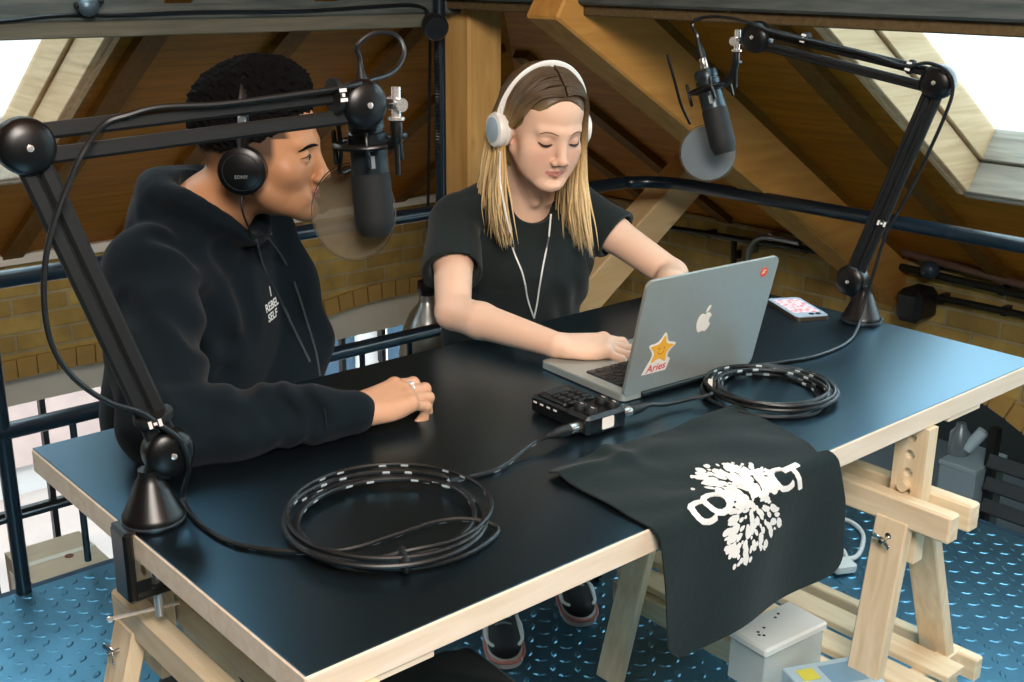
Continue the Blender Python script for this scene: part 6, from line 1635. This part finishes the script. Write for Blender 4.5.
# drawstrings, eyelet, chest lettering
for pl in ([(268, 238), (285, 262), (297, 290), (308, 325), (316, 352), (320, 376)], [(256, 240), (264, 268), (280, 300), (297, 335), (310, 362)]):
    MB().tube(crv([onG(x, y, -.002) for x, y in pl], 6), .0024, 6).build('drawstring', plain('drawstring', srgb(52, 62, 68), rough=.8), hood)
q = onG(270, 232, -.001); nn = G.normal(q); s_, u_, _ = frame(nn)
MB().tube([q + (s_ * math.cos(t) + u_ * math.sin(t)) * .0055 for t in np.linspace(0, 6.283, 17)[:-1]], .0013, 6, closed=True).build('eyelet', M['steel'], hood)
o0 = onG(272, 307); nn = G.normal(o0); nn = unit(nn * V(1, 1, .3)); xr = unit(np.cross(V(0, 0, 1), nn)); zu = np.cross(nn, xr)
def on_chest(x, y): return G.cast(o0 + nn * .06 + xr * x + zu * y, -nn, .14, .0006) + nn * .0012
m = MB()
for txt, size, x, y, rot in (('I', .026, .004, .028, .0), ('REBEL', .021, .0, .004, .06), ('SELF', .021, -.002, -.016, .08)):
    v2, f2 = text_mesh(txt, size, .0006, res=2); m.add([on_chest(x + a_ * 1.0 - b_ * rot, y + b_ + a_ * rot) for a_, b_ in v2], f2)
m.build('chest_lettering', M['print'], hood, smooth=False)
# trousers and shoes under the table
P2 = Soft((.05, .50, .05), (.75, 1.36, .62), .006)
P2.torso([(V(.37, 1.12, .48), tr * .165, .125), (V(.38, 1.10, .55), tr * .165, .125)], .03)
for h_, k_, a_ in ((V(.29, 1.06, .50), V(.40, .72, .53), V(.36, .80, .10)), (V(.45, 1.16, .50), V(.62, .86, .53), V(.57, .92, .10))): P2.chain([h_, k_, a_], [.09, .068, .052], .03)
P2.ripple(fold_noise(19, .004, 36)); soft_object('trousers', [P2.skin()], M['trouser'], man)
sneaker(V(.37, .77, .003), .35, man); sneaker(V(.58, .885, .003), .4, man)
# ring
rc_ = kn[1] + (V(1, .02, .05) * .012) + V(0, 0, -.004)
d_ = unit(V(1, .02, -.6)); s_, u_, _ = frame(d_)
rg_ = MB().tube([rc_ + (s_ * math.cos(t) + u_ * math.sin(t)) * .0112 for t in np.linspace(0, 6.283, 25)[:-1]], .0022, 8, closed=True).build('finger_ring', M['chrome'], man)
MB().box(rc_ + V(.004, 0, .0125), (.010, .012, .005), bev=.002).build('stone', plain('ring_stone', srgb(230, 224, 220), rough=.15, metal=.3), rg_, smooth=False)
# black headphones
hp = thing('headphones', HM.p(0, 0, 0), "black wired headphones over the man's short dark hair", 'headphones')
H = HM
arc = [H.p(.098 * math.cos(t), -.006, .020 + .128 * math.sin(t)) for t in np.linspace(.0, math.pi, 34)]
MB().tube(arc, .011, 10, flat=.3).build('headband', M['plastic'], hp)
for s in (-1, 1):
    d = H.d(s, .05, -.05); c = H.p(s * .080, -.008, -.018)
    cup = MB().lathe([(.030, .014), (.0385, .016), (.041, .022), (.040, .030), (.033, .0345), (.001, .036)], c, d, 36).build('ear_cup', M['plastic'], hp)
    MB().lathe([(.020, .0), (.036, .001), (.040, .008), (.038, .016), (.020, .016)], c, d, 30).build('ear_pad', M['rubber'], cup)
    MB().tube([c + d * .034 + (frame(d)[0] * math.cos(t) + frame(d)[1] * math.sin(t)) * .031 for t in np.linspace(0, 6.283, 33)[:-1]], .0010, 5, closed=True).build('trim_ring', plain('dark_ring', srgb(60, 66, 70), rough=.3, metal=.6), cup)
    MB().beam(H.p(s * .0995, -.007, .022), H.p(s * .099, -.007, .050), .020, .008, H.d(s, 0, 0), bev=.002).build('yoke', M['plastic'], hp)
    MB().beam(H.p(s * .1005, -.0065, .048), H.p(s * .097, -.0065, .068), .013, .009, H.d(s, 0, 0), bev=.002).build('slider', plain('slider_steel', srgb(130, 140, 148), rough=.3, metal=.7), hp)
    if s == -1 or True:
        dn = d; xs = unit(np.cross(V(0, 0, 1), dn)); zs_ = np.cross(dn, xs); v2, f2 = text_mesh('SONY', .0085, .0002, res=2)
        MB().add([c + dn * .0362 + xs * a_ + zs_ * (b_ - .008) + dn * .0004 for a_, b_ in v2], f2).build('maker_lettering', plain('faint_print', srgb(120, 126, 130), rough=.4), cup, smooth=False)
rt = H.p(.100 * (1 if np.dot(H.d(1, 0, 0), CAM - H.c) > 0 else -1), -.010, -.058)
MB().tube(crv([rt, rt + V(.0, .0, -.03), onG(252, 236, -.004), onG(262, 262, -.003), onG(275, 290, -.003), onG(290, 318, -.003)], 8), .0017, 6).build('lead', M['rubber'], hp)
